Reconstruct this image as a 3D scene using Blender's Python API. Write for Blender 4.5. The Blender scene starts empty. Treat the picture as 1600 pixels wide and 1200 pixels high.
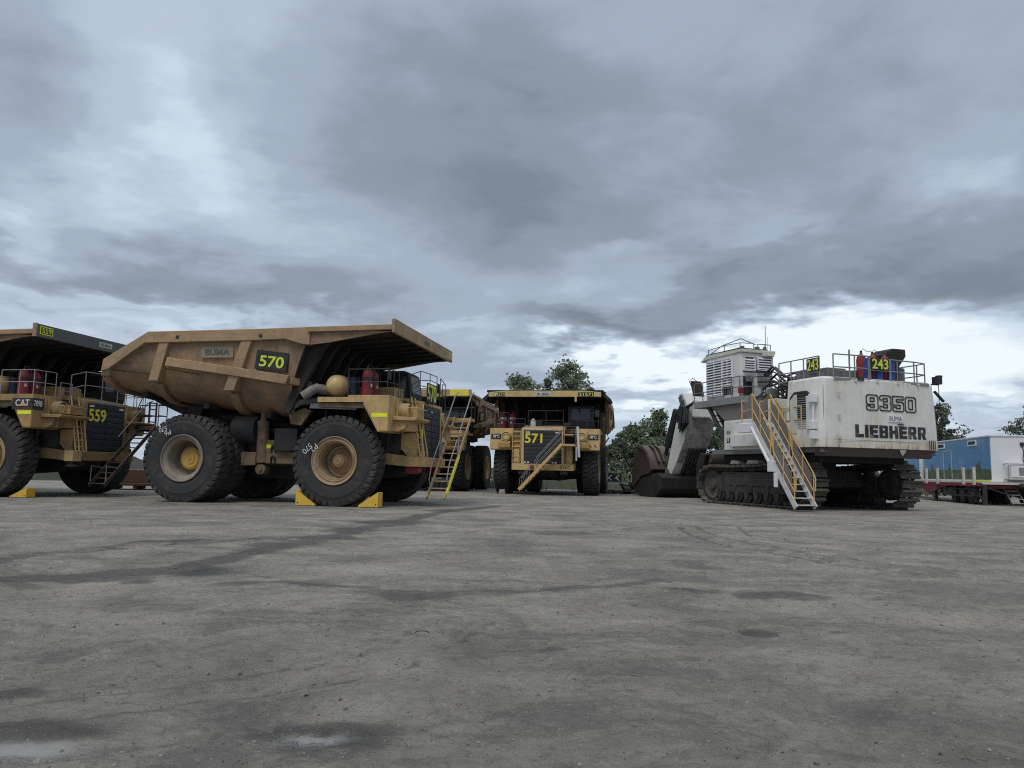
import bpy, math, random
from math import sin, cos, pi, radians, sqrt, atan2
from mathutils import Vector, Matrix, noise as mnoise
random.seed(7)
S = bpy.context.scene
COL = S.collection

# ------------------------------------------------------------------ camera
CAM_Z, PITCH, ROLL, FPX = 1.35, 0.1135, 0.0195, 1200.0
cam_d = bpy.data.cameras.new('camera'); cam = bpy.data.objects.new('camera', cam_d); COL.objects.link(cam)
cam_d.sensor_width = 36.0; cam_d.sensor_fit = 'HORIZONTAL'; cam_d.lens = 36.0 * FPX / 1600.0
cam_d.clip_start = 0.1; cam_d.clip_end = 6000
Rv = Vector((1, 0, 0)); Uv = Vector((0, -sin(PITCH), cos(PITCH))); Fv = Vector((0, cos(PITCH), sin(PITCH)))
R2 = Rv * cos(ROLL) + Uv * sin(ROLL); U2 = Uv * cos(ROLL) - Rv * sin(ROLL)
m = Matrix((R2, U2, -Fv)).transposed().to_4x4(); m.translation = (0, 0, CAM_Z)
cam.matrix_world = m
S.camera = cam

# ------------------------------------------------------------------ exposure
S.render.engine = 'CYCLES'
S.view_settings.view_transform = 'Standard'; S.view_settings.look = 'None'
S.view_settings.exposure = 0.46; S.view_settings.gamma = 1.0
S.render.resolution_x = 1024; S.render.resolution_y = 768
S.cycles.filter_width = 1.1; S.cycles.use_denoising = False; S.cycles.max_bounces = 6; S.cycles.diffuse_bounces = 3

# ------------------------------------------------------------------ sun
SUN_EL, SUN_AZ = radians(58), radians(205)      # azimuth clockwise from +Y
sd = bpy.data.lights.new('sun', 'SUN'); sd.energy = 1.15; sd.angle = radians(28); sd.color = (1.0, 0.96, 0.9)
sun = bpy.data.objects.new('sun', sd); COL.objects.link(sun)
sdir = Vector((sin(SUN_AZ) * cos(SUN_EL), cos(SUN_AZ) * cos(SUN_EL), sin(SUN_EL)))
sun.rotation_euler = sdir.to_track_quat('Z', 'Y').to_euler()

# ------------------------------------------------------------------ world : overcast sky
def NN(nt, typ, **kw):
    n = nt.nodes.new(typ)
    for k, v in kw.items():
        if k.startswith('i_'): n.inputs[int(k[2:]) if k[2:].isdigit() else k[2:].replace('_', ' ')].default_value = v
        else: setattr(n, k, v)
    return n
def mth(nt, op, a, b=None, c=None, clamp=False):
    n = nt.nodes.new('ShaderNodeMath'); n.operation = op; n.use_clamp = clamp
    for i, v in enumerate((a, b, c)):
        if v is None: continue
        if hasattr(v, 'is_output') or hasattr(v, 'links'): nt.links.new(v, n.inputs[i])
        else: n.inputs[i].default_value = v
    return n.outputs[0]
def ramp(nt, fac, stops, interp='LINEAR'):
    n = nt.nodes.new('ShaderNodeValToRGB'); cr = n.color_ramp; cr.interpolation = interp
    while len(cr.elements) < len(stops): cr.elements.new(0.5)
    for e, (p, c) in zip(cr.elements, stops): e.position = p; e.color = (c[0], c[1], c[2], 1)
    nt.links.new(fac, n.inputs[0]); return n.outputs[0]
def noise(nt, vec, scale, detail=4, rough=0.55, dist=0.0):
    n = nt.nodes.new('ShaderNodeTexNoise'); n.inputs['Scale'].default_value = scale
    n.inputs['Detail'].default_value = detail; n.inputs['Roughness'].default_value = rough
    n.inputs['Distortion'].default_value = dist
    if vec is not None: nt.links.new(vec, n.inputs['Vector'])
    return n
def vmath(nt, op, a, b=None, scale=None):
    n = nt.nodes.new('ShaderNodeVectorMath'); n.operation = op
    for i, v in enumerate((a, b)):
        if v is None: continue
        if hasattr(v, 'links'): nt.links.new(v, n.inputs[i])
        else: n.inputs[i].default_value = v
    if scale is not None: n.inputs['Scale'].default_value = scale
    return n
def mixc(nt, fac, a, b, mode='MIX'):
    n = nt.nodes.new('ShaderNodeMix'); n.data_type = 'RGBA'; n.blend_type = mode
    if hasattr(fac, 'links'): nt.links.new(fac, n.inputs[0])
    else: n.inputs[0].default_value = fac
    for i, v in ((6, a), (7, b)):
        if hasattr(v, 'links'): nt.links.new(v, n.inputs[i])
        else: n.inputs[i].default_value = (v[0], v[1], v[2], 1)
    return n.outputs[2]

W = bpy.data.worlds.new('World'); S.world = W; W.use_nodes = True
nt = W.node_tree; nt.nodes.clear(); L = nt.links.new
tc = NN(nt, 'ShaderNodeTexCoord'); sep = NN(nt, 'ShaderNodeSeparateXYZ'); L(tc.outputs['Generated'], sep.inputs[0])
x, y, z = sep.outputs
az = mth(nt, 'ARCTAN2', x, y); el = mth(nt, 'ARCSINE', z)
ae = NN(nt, 'ShaderNodeCombineXYZ'); L(az, ae.inputs[0]); L(el, ae.inputs[1])
zz = mth(nt, 'ADD', mth(nt, 'MAXIMUM', z, 0.0), 0.16)
pl = NN(nt, 'ShaderNodeCombineXYZ'); L(mth(nt, 'DIVIDE', x, zz), pl.inputs[0]); L(mth(nt, 'DIVIDE', y, zz), pl.inputs[1]); pl.inputs[2].default_value = 3.7
wn = noise(nt, pl.outputs[0], 1.1, 5, 0.6)
warp = vmath(nt, 'SCALE', vmath(nt, 'SUBTRACT', wn.outputs['Color'], (0.5, 0.5, 0.5)).outputs[0], scale=0.34)
aw = vmath(nt, 'ADD', ae.outputs[0], warp.outputs[0]).outputs[0]
def pix_dir(u, v):
    xx = (u - 800) / FPX; yy = (600 - v) / FPX
    d = (R2 * xx + U2 * yy + Fv).normalized()
    return atan2(d.x, d.y), math.asin(d.z)
# (u, v) centre as seen from the yard, half width and half height (rad), tilt, amount
BL = [(900, 260, .50, .13, -8, -.13), (1250, 150, .4, .12, 6, -.05), (250, 560, .3, .03, 0, .14), (330, 200, .17, .06, -38, .17), (220, 280, .15, .04, 10, .17), (180, 170, .05, .09, -10, .10), (300, 60, .05, .14, 25, .12), (420, 130, .12, .08, -50, .10), (20, 340, .07, .03, -10, .30),
      (80, 110, .16, .06, -20, -.10), (700, 260, .26, .16, 0, -.20), (760, 130, .2, .12, 0, -.08), (180, 400, .28, .05, 0, -.20),
      (420, 450, .22, .035, 0, -.16), (180, 480, .28, .018, 0, .20), (1130, 300, .16, .05, -20, .15), (1180, 330, .05, .02, 0, .14),
      (960, 360, .09, .025, 5, .20), (1060, 400, .14, .02, 5, .12), (1500, 250, .12, .035, 18, .17), (1480, 370, .36, .095, 0, -.23),
      (1270, 420, .22, .045, 0, -.14), (930, 495, .13, .035, -4, -.30), (1020, 480, .14, .035, 8, -.16), (1200, 525, .32, .034, 3, .27),
      (1080, 560, .28, .03, 0, .30), (1400, 520, .3, .034, -3, .27), (1450, 590, .26, .05, 0, .30), (700, 515, .10, .02, 0, .12),
      (1150, 620, .3, .08, 0, .30), (870, 580, .2, .03, 0, .08), (1500, 625, .16, .016, 0, -.22), (1030, 605, .12, .012, 0, -.16), (1250, 470, .3, .02, -2, -.12),
      (0, 520, .35, .03, 0, .08), (500, 0, .35, .10, 0, .05), (1300, 60, .5, .15, 0, .04), (1000, 140, .3, .16, 0, -.03)]
acc = None
for (u, v, a, b, t, amp) in BL:
    da, de = pix_dir(u, v)
    mp = NN(nt, 'ShaderNodeMapping', vector_type='TEXTURE'); L(aw, mp.inputs['Vector'])
    mp.inputs['Location'].default_value = (da, de, 0); mp.inputs['Rotation'].default_value = (0, 0, radians(t)); mp.inputs['Scale'].default_value = (a, b, 1)
    ln = vmath(nt, 'LENGTH', mp.outputs[0]).outputs['Value']
    mr = NN(nt, 'ShaderNodeMapRange', interpolation_type='SMOOTHERSTEP'); L(ln, mr.inputs[0])
    mr.inputs[1].default_value = 1.55; mr.inputs[2].default_value = 0.0; mr.inputs[3].default_value = 0; mr.inputs[4].default_value = amp
    acc = mr.outputs[0] if acc is None else mth(nt, 'ADD', acc, mr.outputs[0])
n1 = noise(nt, pl.outputs[0], 0.75, 7, 0.56, 0.25).outputs['Fac']
n2 = noise(nt, vmath(nt, 'ADD', pl.outputs[0], vmath(nt, 'SCALE', warp.outputs[0], scale=1.6).outputs[0]).outputs[0], 2.3, 7, 0.58, 0.35).outputs['Fac']
den = mth(nt, 'ADD', acc, mth(nt, 'MULTIPLY', mth(nt, 'SUBTRACT', n1, 0.5), 0.85))
den = mth(nt, 'ADD', den, mth(nt, 'MULTIPLY', mth(nt, 'SUBTRACT', n2, 0.5), 0.52))
hz = NN(nt, 'ShaderNodeMapRange', interpolation_type='SMOOTHSTEP'); L(el, hz.inputs[0])
hz.inputs[1].default_value = 0.16; hz.inputs[2].default_value = 0.0; hz.inputs[3].default_value = 0; hz.inputs[4].default_value = 0.10
den = mth(nt, 'ADD', den, hz.outputs[0])
den = mth(nt, 'ADD', den, 0.445, clamp=True)
cl = ramp(nt, den, [(0.0, (.150, .180, .210)), (0.20, (.205, .243, .288)), (0.42, (.282, .33, .408)), (0.60, (.372, .43, .52)), (0.78, (.49, .565, .64)), (1.0, (.67, .73, .76))], 'EASE')
zb = NN(nt, 'ShaderNodeMapRange', interpolation_type='SMOOTHSTEP'); L(el, zb.inputs[0])
zb.inputs[1].default_value = 0.62; zb.inputs[2].default_value = 1.2; zb.inputs[3].default_value = 1.0; zb.inputs[4].default_value = 1.7
clb = vmath(nt, 'SCALE', cl).outputs[0]; L(zb.outputs[0], clb.node.inputs['Scale'])
bgc = NN(nt, 'ShaderNodeBackground'); L(clb, bgc.inputs[0]); bgc.inputs[1].default_value = 1.0
sky = NN(nt, 'ShaderNodeTexSky', sky_type='NISHITA'); sky.sun_disc = False; sky.sun_elevation = SUN_EL; sky.sun_rotation = SUN_AZ
bgs = NN(nt, 'ShaderNodeBackground'); L(sky.outputs[0], bgs.inputs[0]); bgs.inputs[1].default_value = 0.06
mx = NN(nt, 'ShaderNodeMixShader'); mx.inputs[0].default_value = 0.93; L(bgs.outputs[0], mx.inputs[1]); L(bgc.outputs[0], mx.inputs[2])
wo = NN(nt, 'ShaderNodeOutputWorld'); L(mx.outputs[0], wo.inputs[0])
W.cycles.sampling_method = 'MANUAL'; W.cycles.sample_map_resolution = 1024

# ------------------------------------------------------------------ materials
def mat(name, base, rough=0.6, metal=0.0, dirt=None, damt=0.5, dscale=1.3, dust=None, dustamt=0.0, streak=None, samt=0.0, spec=0.4, bump=0.0, bscale=30, var=0.12, thr=0.5):
    """base paint, patchy dirt, dust lying on upward faces, run-off streaks"""
    M = bpy.data.materials.new(name); M.use_nodes = True; nt = M.node_tree; nt.nodes.clear(); L = nt.links.new
    out = NN(nt, 'ShaderNodeOutputMaterial'); P = NN(nt, 'ShaderNodeBsdfPrincipled'); L(P.outputs[0], out.inputs[0])
    P.inputs['Roughness'].default_value = rough; P.inputs['Metallic'].default_value = metal; P.inputs['Specular IOR Level'].default_value = spec
    tc = NN(nt, 'ShaderNodeTexCoord'); o = tc.outputs['Object']
    nv = noise(nt, o, 3.1, 5, 0.6).outputs['Fac']
    c = mixc(nt, nv, tuple(b * (1 - var) for b in base), tuple(min(1, b * (1 + var)) for b in base))
    if dirt:
        nd = noise(nt, o, dscale, 8, 0.68, 0.4).outputs['Fac']
        f = NN(nt, 'ShaderNodeMapRange', interpolation_type='SMOOTHSTEP'); L(nd, f.inputs[0])
        f.inputs[1].default_value = thr - 0.17; f.inputs[2].default_value = thr + 0.17; f.inputs[3].default_value = 0; f.inputs[4].default_value = damt
        c = mixc(nt, f.outputs[0], c, dirt)
        rr = NN(nt, 'ShaderNodeMapRange'); L(f.outputs[0], rr.inputs[0]); rr.inputs[3].default_value = rough; rr.inputs[4].default_value = min(1, rough + .3); L(rr.outputs[0], P.inputs['Roughness'])
    if streak:
        mp = NN(nt, 'ShaderNodeMapping'); mp.inputs['Scale'].default_value = (4.2, 4.2, 0.35); L(o, mp.inputs[0])
        ns = noise(nt, mp.outputs[0], 1.7, 5, 0.7).outputs['Fac']
        f = NN(nt, 'ShaderNodeMapRange', interpolation_type='SMOOTHSTEP'); L(ns, f.inputs[0])
        f.inputs[1].default_value = 0.50; f.inputs[2].default_value = 0.75; f.inputs[3].default_value = 0; f.inputs[4].default_value = samt
        c = mixc(nt, f.outputs[0], c, streak)
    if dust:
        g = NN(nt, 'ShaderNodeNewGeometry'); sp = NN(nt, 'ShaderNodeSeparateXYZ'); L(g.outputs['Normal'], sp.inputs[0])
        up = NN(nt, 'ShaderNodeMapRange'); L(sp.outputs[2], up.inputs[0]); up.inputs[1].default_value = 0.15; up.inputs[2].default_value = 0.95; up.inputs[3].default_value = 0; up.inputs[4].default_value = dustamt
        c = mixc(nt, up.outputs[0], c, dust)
    L(c, P.inputs['Base Color'])
    if bump:
        nb = noise(nt, o, bscale, 5, 0.7).outputs['Fac']
        B = NN(nt, 'ShaderNodeBump'); B.inputs['Strength'].default_value = bump; B.inputs['Distance'].default_value = 0.02; L(nb, B.inputs['Height']); L(B.outputs[0], P.inputs['Normal'])
    return M
DUST = (.20, .165, .125)
M = {}
M['yellow'] = mat('machine_yellow', (.55, .365, .15), .55, dirt=(.27, .195, .11), damt=.7, dscale=1.6, dust=(.50, .39, .23), dustamt=.5, streak=(.20, .145, .085), samt=.6, bump=.12, thr=.53)
M['yellowold'] = mat('grimy_yellow', (.42, .26, .095), .6, dirt=(.17, .125, .08), damt=.8, dscale=1.4, dust=(.34, .26, .16), dustamt=.5, streak=(.14, .10, .065), samt=.7, bump=.15, thr=.5)
M['frameold'] = mat('frame_dark_brown', (.085, .065, .045), .75, dirt=(.04, .035, .03), damt=.7, dscale=1.5, dust=(.16, .13, .095), dustamt=.5, bump=.2)
M['yellow2'] = mat('cleaner_yellow', (.60, .42, .18), .45, dirt=(.34, .25, .15), damt=.5, dust=(.4, .33, .22), dustamt=.45, streak=(.3, .2, .1), samt=.4, bump=.1, thr=.58)
M['body'] = mat('dusty_body', (.34, .22, .125), .72, dirt=(.15, .112, .088), damt=.85, dscale=.75, dust=(.42, .31, .18), dustamt=.65, streak=(.135, .10, .08), samt=.55, bump=.3, thr=.5)
M['bodyrail'] = mat('dusty_body_rail', (.40, .265, .145), .7, dirt=(.22, .16, .11), damt=.7, dscale=.9, dust=(.58, .40, .20), dustamt=.8, streak=(.17, .125, .09), samt=.45, bump=.2)
M['bodydark'] = mat('shaded_body', (.042, .034, .030), .85, dirt=(.02, .018, .018), damt=.7, dscale=1.0, bump=.25, streak=(.085, .065, .05), samt=.5)  # dark copy of the body; shade below the canopy put into the colour
M['canopydark'] = mat('canopy_shade', (.024, .020, .019), .85, dirt=(.013, .012, .012), damt=.7, dscale=1.0, bump=.25, dust=(.30, .21, .12), dustamt=.7)  # near-black base carries the canopy's underside shade; dust on top is dust
M['frame'] = mat('frame_brown', (.24, .17, .10), .75, dirt=(.07, .055, .045), damt=.8, dscale=1.5, dust=(.26, .2, .14), dustamt=.5, bump=.2)
M['dark'] = mat('dark_steel', (.022, .024, .028), .6, dirt=(.05, .045, .04), damt=.5, dscale=1.8, dust=(.13, .115, .095), dustamt=.5, bump=.15)
M['grille'] = mat('grille_black', (.014, .018, .024), .5, dirt=(.035, .036, .038), damt=.6, dscale=1.2, dust=(.12, .11, .09), dustamt=.35, bump=.1)
M['rubber'] = mat('tyre_rubber', (.034, .035, .037), .82, dirt=(.055, .053, .05), damt=.55, dscale=1.4, dust=(.095, .088, .078), dustamt=.35, bump=.2, bscale=14, spec=.25)
M['lug'] = mat('tyre_tread', (.034, .035, .037), .9, dirt=(.075, .07, .062), damt=.6, dscale=2.2, dust=(.10, .092, .08), dustamt=.3, bump=.2, bscale=14, spec=.2)
M['rim'] = mat('rim_tan', (.40, .28, .155), .6, dirt=(.17, .115, .065), damt=.65, dscale=2.2, dust=(.30, .24, .17), dustamt=.35, bump=.15)
M['rimgrey'] = mat('rim_grey', (.27, .228, .168), .65, dirt=(.11, .095, .08), damt=.65, dscale=2.0, dust=(.3, .27, .22), dustamt=.3, bump=.15)
M['hub'] = mat('hub_yellow', (.62, .37, .085), .5, dirt=(.33, .2, .07), damt=.6, dscale=2.6, bump=.15)
M['rail'] = mat('rail_dark', (.035, .035, .038), .5, dirt=(.09, .075, .06), damt=.5, dscale=3)
M['railgrey'] = mat('rail_galv', (.30, .30, .295), .45, dirt=(.2, .19, .17), damt=.6, dscale=4)
M['red'] = mat('extinguisher_red', (.26, .02, .022), .45, dirt=(.12, .03, .03), damt=.6, dscale=3, dust=(.2, .1, .09), dustamt=.5)
M['navy'] = mat('navy_paint', (.012, .02, .05), .5, dirt=(.04, .04, .05), damt=.5)
M['blue'] = mat('cylinder_blue', (.02, .055, .25), .45, dirt=(.03, .05, .16), damt=.5, dscale=3)
M['exh'] = mat('exhaust_grey', (.27, .245, .22), .6, metal=.2, dirt=(.12, .09, .07), damt=.7, dscale=3, bump=.2)
M['bracket'] = mat('grey_flap', (.13, .145, .16), .7, dirt=(.08, .075, .07), damt=.6)
M['glass'] = mat('cab_glass', (.018, .022, .026), .12, spec=.6, var=0)
M['chalk'] = mat('chalk_white', (.62, .62, .6), .9, var=.2)
M['black'] = mat('sign_black', (.018, .019, .018), .6, dirt=(.05, .05, .045), damt=.5, dscale=4)
M['chipped'] = mat('chipped_black', (.022, .023, .026), .6, dirt=(.52, .51, .46), damt=.9, dscale=2.6, thr=.67, dust=None)
M['lime'] = mat('sign_lime', (.66, .72, .07), .5, dirt=(.42, .45, .08), damt=.45, dscale=6)
M['digit'] = mat('digit_yellow', (.78, .68, .07), .5, dirt=(.5, .42, .08), damt=.4, dscale=5)
M['refl'] = mat('reflective_yellow', (.85, .92, .02), .4, dirt=(.6, .6, .05), damt=.3, dscale=5)
M['signw'] = mat('plate_cream', (.55, .56, .49), .6, dirt=(.32, .31, .26), damt=.6, dscale=5)
M['signdull'] = mat('plate_dusty', (.27, .235, .185), .7, dirt=(.2, .165, .12), damt=.6, dscale=4)
M['green'] = mat('sign_green', (.05, .13, .10), .6)
M['dullgreen'] = mat('sign_greygreen', (.10, .115, .095), .7)
M['white'] = mat('excavator_white', (.70, .71, .675), .45, dirt=(.47, .46, .41), damt=.55, dscale=.9, dust=(.4, .37, .31), dustamt=.35, streak=(.42, .38, .31), samt=.35, bump=.08, var=.04)
M['white2'] = mat('excavator_cream', (.60, .60, .51), .45, dirt=(.42, .41, .35), damt=.5, dscale=1.5, dust=(.38, .35, .29), dustamt=.4, streak=(.35, .32, .26), samt=.4, bump=.08)
M['grey'] = mat('excavator_grey', (.17, .18, .185), .55, dirt=(.12, .115, .105), damt=.6, dscale=1.3, dust=(.25, .23, .2), dustamt=.5, bump=.1)
M['mid'] = mat('deck_grey', (.23, .245, .25), .55, dirt=(.14, .14, .13), damt=.5, dscale=1.8, dust=(.28, .26, .22), dustamt=.4)
M['track'] = mat('track_steel', (.05, .046, .042), .8, dirt=(.13, .112, .09), damt=.75, dscale=2.5, dust=(.19, .17, .14), dustamt=.45, bump=.5)
M['trackdark'] = mat('track_frame_steel', (.032, .031, .031), .8, dirt=(.085, .075, .065), damt=.7, dscale=2.2, dust=(.11, .10, .085), dustamt=.5, bump=.5)
M['orange'] = mat('rail_orange', (.62, .40, .14), .5, dirt=(.42, .29, .13), damt=.4, dscale=5)
M['alu'] = mat('aluminium_stair', (.62, .62, .6), .5, dirt=(.35, .33, .3), damt=.6, dscale=5)
M['mesh'] = mat('infill_grey', (.19, .175, .16), .75, dirt=(.13, .12, .105), damt=.5, dscale=2)
M['skirt'] = mat('worn_dark_skirt', (.075, .062, .058), .75, dirt=(.13, .09, .075), damt=.6, dscale=2, bump=.2)
M['bucket'] = mat('bucket_brown', (.065, .048, .04), .7, dirt=(.035, .028, .026), damt=.7, dscale=1.2, dust=(.20, .17, .14), dustamt=.65, bump=.3)
M['bucketdark'] = mat('bucket_dark', (.016, .015, .016), .8, dirt=(.05, .042, .036), damt=.6, dscale=1.5, bump=.3)
M['armback'] = mat('muddy_plate', (.46, .43, .40), .8, dirt=(.10, .085, .07), damt=.75, dscale=2.4, bump=.3, thr=.55)
M['chock'] = mat('chock_yellow', (.74, .47, .05), .55, dirt=(.45, .3, .07), damt=.5, dscale=3)
M['redpaint'] = mat('trailer_red', (.21, .02, .03), .5, dirt=(.10, .035, .035), damt=.6, dscale=2)
M['panelwhite'] = mat('panel_white', (.72, .72, .73), .45, dirt=(.6, .6, .6), damt=.4, dscale=1, var=.03)
M['concrete'] = mat('concrete', (.36, .34, .3), .85, dirt=(.24, .22, .19), damt=.6, dscale=5, bump=.3)
M['darkred'] = mat('redbrown_steel', (.13, .055, .04), .75, dirt=(.08, .05, .04), damt=.6, dscale=1.5, dust=(.2, .16, .12), dustamt=.5)
M['lamp'] = mat('lens_cream', (.62, .47, .22), .25, var=.05)
M['carpaint'] = mat('dark_car_paint', (.016, .017, .02), .25, dust=(.07, .065, .06), dustamt=.35)
M['lipgrey'] = mat('canopy_lip_grey', (.085, .092, .092), .65, dirt=(.13, .13, .125), damt=.6, dscale=.8, dust=(.2, .18, .15), dustamt=.4, bump=.1)

def scraped(Mt, scale, col, lo, hi, amt):
    nt = Mt.node_tree; L = nt.links.new; P = [n for n in nt.nodes if n.type == 'BSDF_PRINCIPLED'][0]; old = P.inputs['Base Color'].links[0].from_socket
    o = [n for n in nt.nodes if n.type == 'TEX_COORD'][0].outputs['Object']
    mp = NN(nt, 'ShaderNodeMapping'); mp.inputs['Scale'].default_value = scale; mp.inputs['Rotation'].default_value = (0, .12, 0); L(o, mp.inputs[0])
    n = noise(nt, mp.outputs[0], 1.0, 8, .72, .5).outputs['Fac']; f = NN(nt, 'ShaderNodeMapRange', interpolation_type='SMOOTHSTEP'); L(n, f.inputs[0]); f.inputs[1].default_value = lo; f.inputs[2].default_value = hi; f.inputs[4].default_value = amt
    L(mixc(nt, f.outputs[0], old, col), P.inputs['Base Color'])
scraped(M['body'], (.5, 1, 4.5), (.10, .08, .068), .57, .72, .7); scraped(M['body'], (1.1, 1, 7), (.46, .32, .18), .60, .70, .6); scraped(M['body'], (9, 9, 9), (.11, .085, .07), .62, .68, .8)
for k_ in ('yellow', 'yellow2'): scraped(M[k_], (6, 6, 6), (.17, .125, .08), .61, .67, .8); scraped(M[k_], (1.5, 1.5, 1.0), (.27, .20, .12), .52, .66, .5)
scraped(M['bodyrail'], (.7, 2, 7), (.20, .15, .11), .52, .66, .6); scraped(M['track'], (5, 5, 5), (.20, .17, .13), .56, .66, .7)
scraped(M['rubber'], (2.5, 2.5, 2.5), (.09, .083, .073), .5, .66, .6); scraped(M['lug'], (3, 3, 3), (.115, .105, .09), .5, .66, .6)
def rusty_white():
    Mt = mat('counterweight_white', (.72, .72, .68), .45, dirt=(.52, .5, .43), damt=.5, dscale=.8, streak=(.47, .43, .35), samt=.3, bump=.08, var=.04)
    nt = Mt.node_tree; L = nt.links.new
    P = [n for n in nt.nodes if n.type == 'BSDF_PRINCIPLED'][0]; old = P.inputs['Base Color'].links[0].from_socket
    o = [n for n in nt.nodes if n.type == 'TEX_COORD'][0].outputs['Object']
    sp = NN(nt, 'ShaderNodeSeparateXYZ'); L(o, sp.inputs[0])
    # rust creeping up from the bottom seam
    mp = NN(nt, 'ShaderNodeMapping'); mp.inputs['Scale'].default_value = (3.4, 3.4, 0.55); L(o, mp.inputs[0])
    n = noise(nt, mp.outputs[0], 1.0, 7, .75, .3).outputs['Fac']
    hgt = NN(nt, 'ShaderNodeMapRange'); L(sp.outputs[2], hgt.inputs[0]); hgt.inputs[1].default_value = 2.6; hgt.inputs[2].default_value = 3.25; hgt.inputs[3].default_value = .24; hgt.inputs[4].default_value = -.05
    v = mth(nt, 'ADD', mth(nt, 'ADD', n, hgt.outputs[0]), mth(nt, 'MULTIPLY', mth(nt, 'SUBTRACT', noise(nt, o, .75, 2, .5).outputs['Fac'], .55), .55))
    f = NN(nt, 'ShaderNodeMapRange', interpolation_type='SMOOTHSTEP'); L(v, f.inputs[0]); f.inputs[1].default_value = .65; f.inputs[2].default_value = .80; f.inputs[3].default_value = 0; f.inputs[4].default_value = .75
    f2 = NN(nt, 'ShaderNodeMapRange', interpolation_type='SMOOTHSTEP'); L(v, f2.inputs[0]); f2.inputs[1].default_value = .46; f2.inputs[2].default_value = .66; f2.inputs[3].default_value = 0; f2.inputs[4].default_value = .45
    c = mixc(nt, f2.outputs[0], old, (.55, .40, .22)); c = mixc(nt, f.outputs[0], c, (.20, .085, .04))
    # dark run-off below the top edge
    mp2 = NN(nt, 'ShaderNodeMapping'); mp2.inputs['Scale'].default_value = (5, 5, .3); L(o, mp2.inputs[0])
    n2 = noise(nt, mp2.outputs[0], 1.0, 5, .7).outputs['Fac']
    h2 = NN(nt, 'ShaderNodeMapRange'); L(sp.outputs[2], h2.inputs[0]); h2.inputs[1].default_value = 4.7; h2.inputs[2].default_value = 5.35; h2.inputs[3].default_value = -.15; h2.inputs[4].default_value = .12
    v2 = mth(nt, 'ADD', n2, h2.outputs[0])
    f3 = NN(nt, 'ShaderNodeMapRange', interpolation_type='SMOOTHSTEP'); L(v2, f3.inputs[0]); f3.inputs[1].default_value = .6; f3.inputs[2].default_value = .8; f3.inputs[3].default_value = 0; f3.inputs[4].default_value = .5
    c = mixc(nt, f3.outputs[0], c, (.33, .30, .25)); L(c, P.inputs['Base Color']); return Mt
M['cwhite'] = rusty_white()

NOSPLIT = {'louvre', 'louvre_guard', 'wire', 'crown', 'track', 'hydraulic_hose', 'arm_hose', 'grille', 'frame', 'chevron', 'outline_number', 'infill_panel', 'main_frame'}
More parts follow.
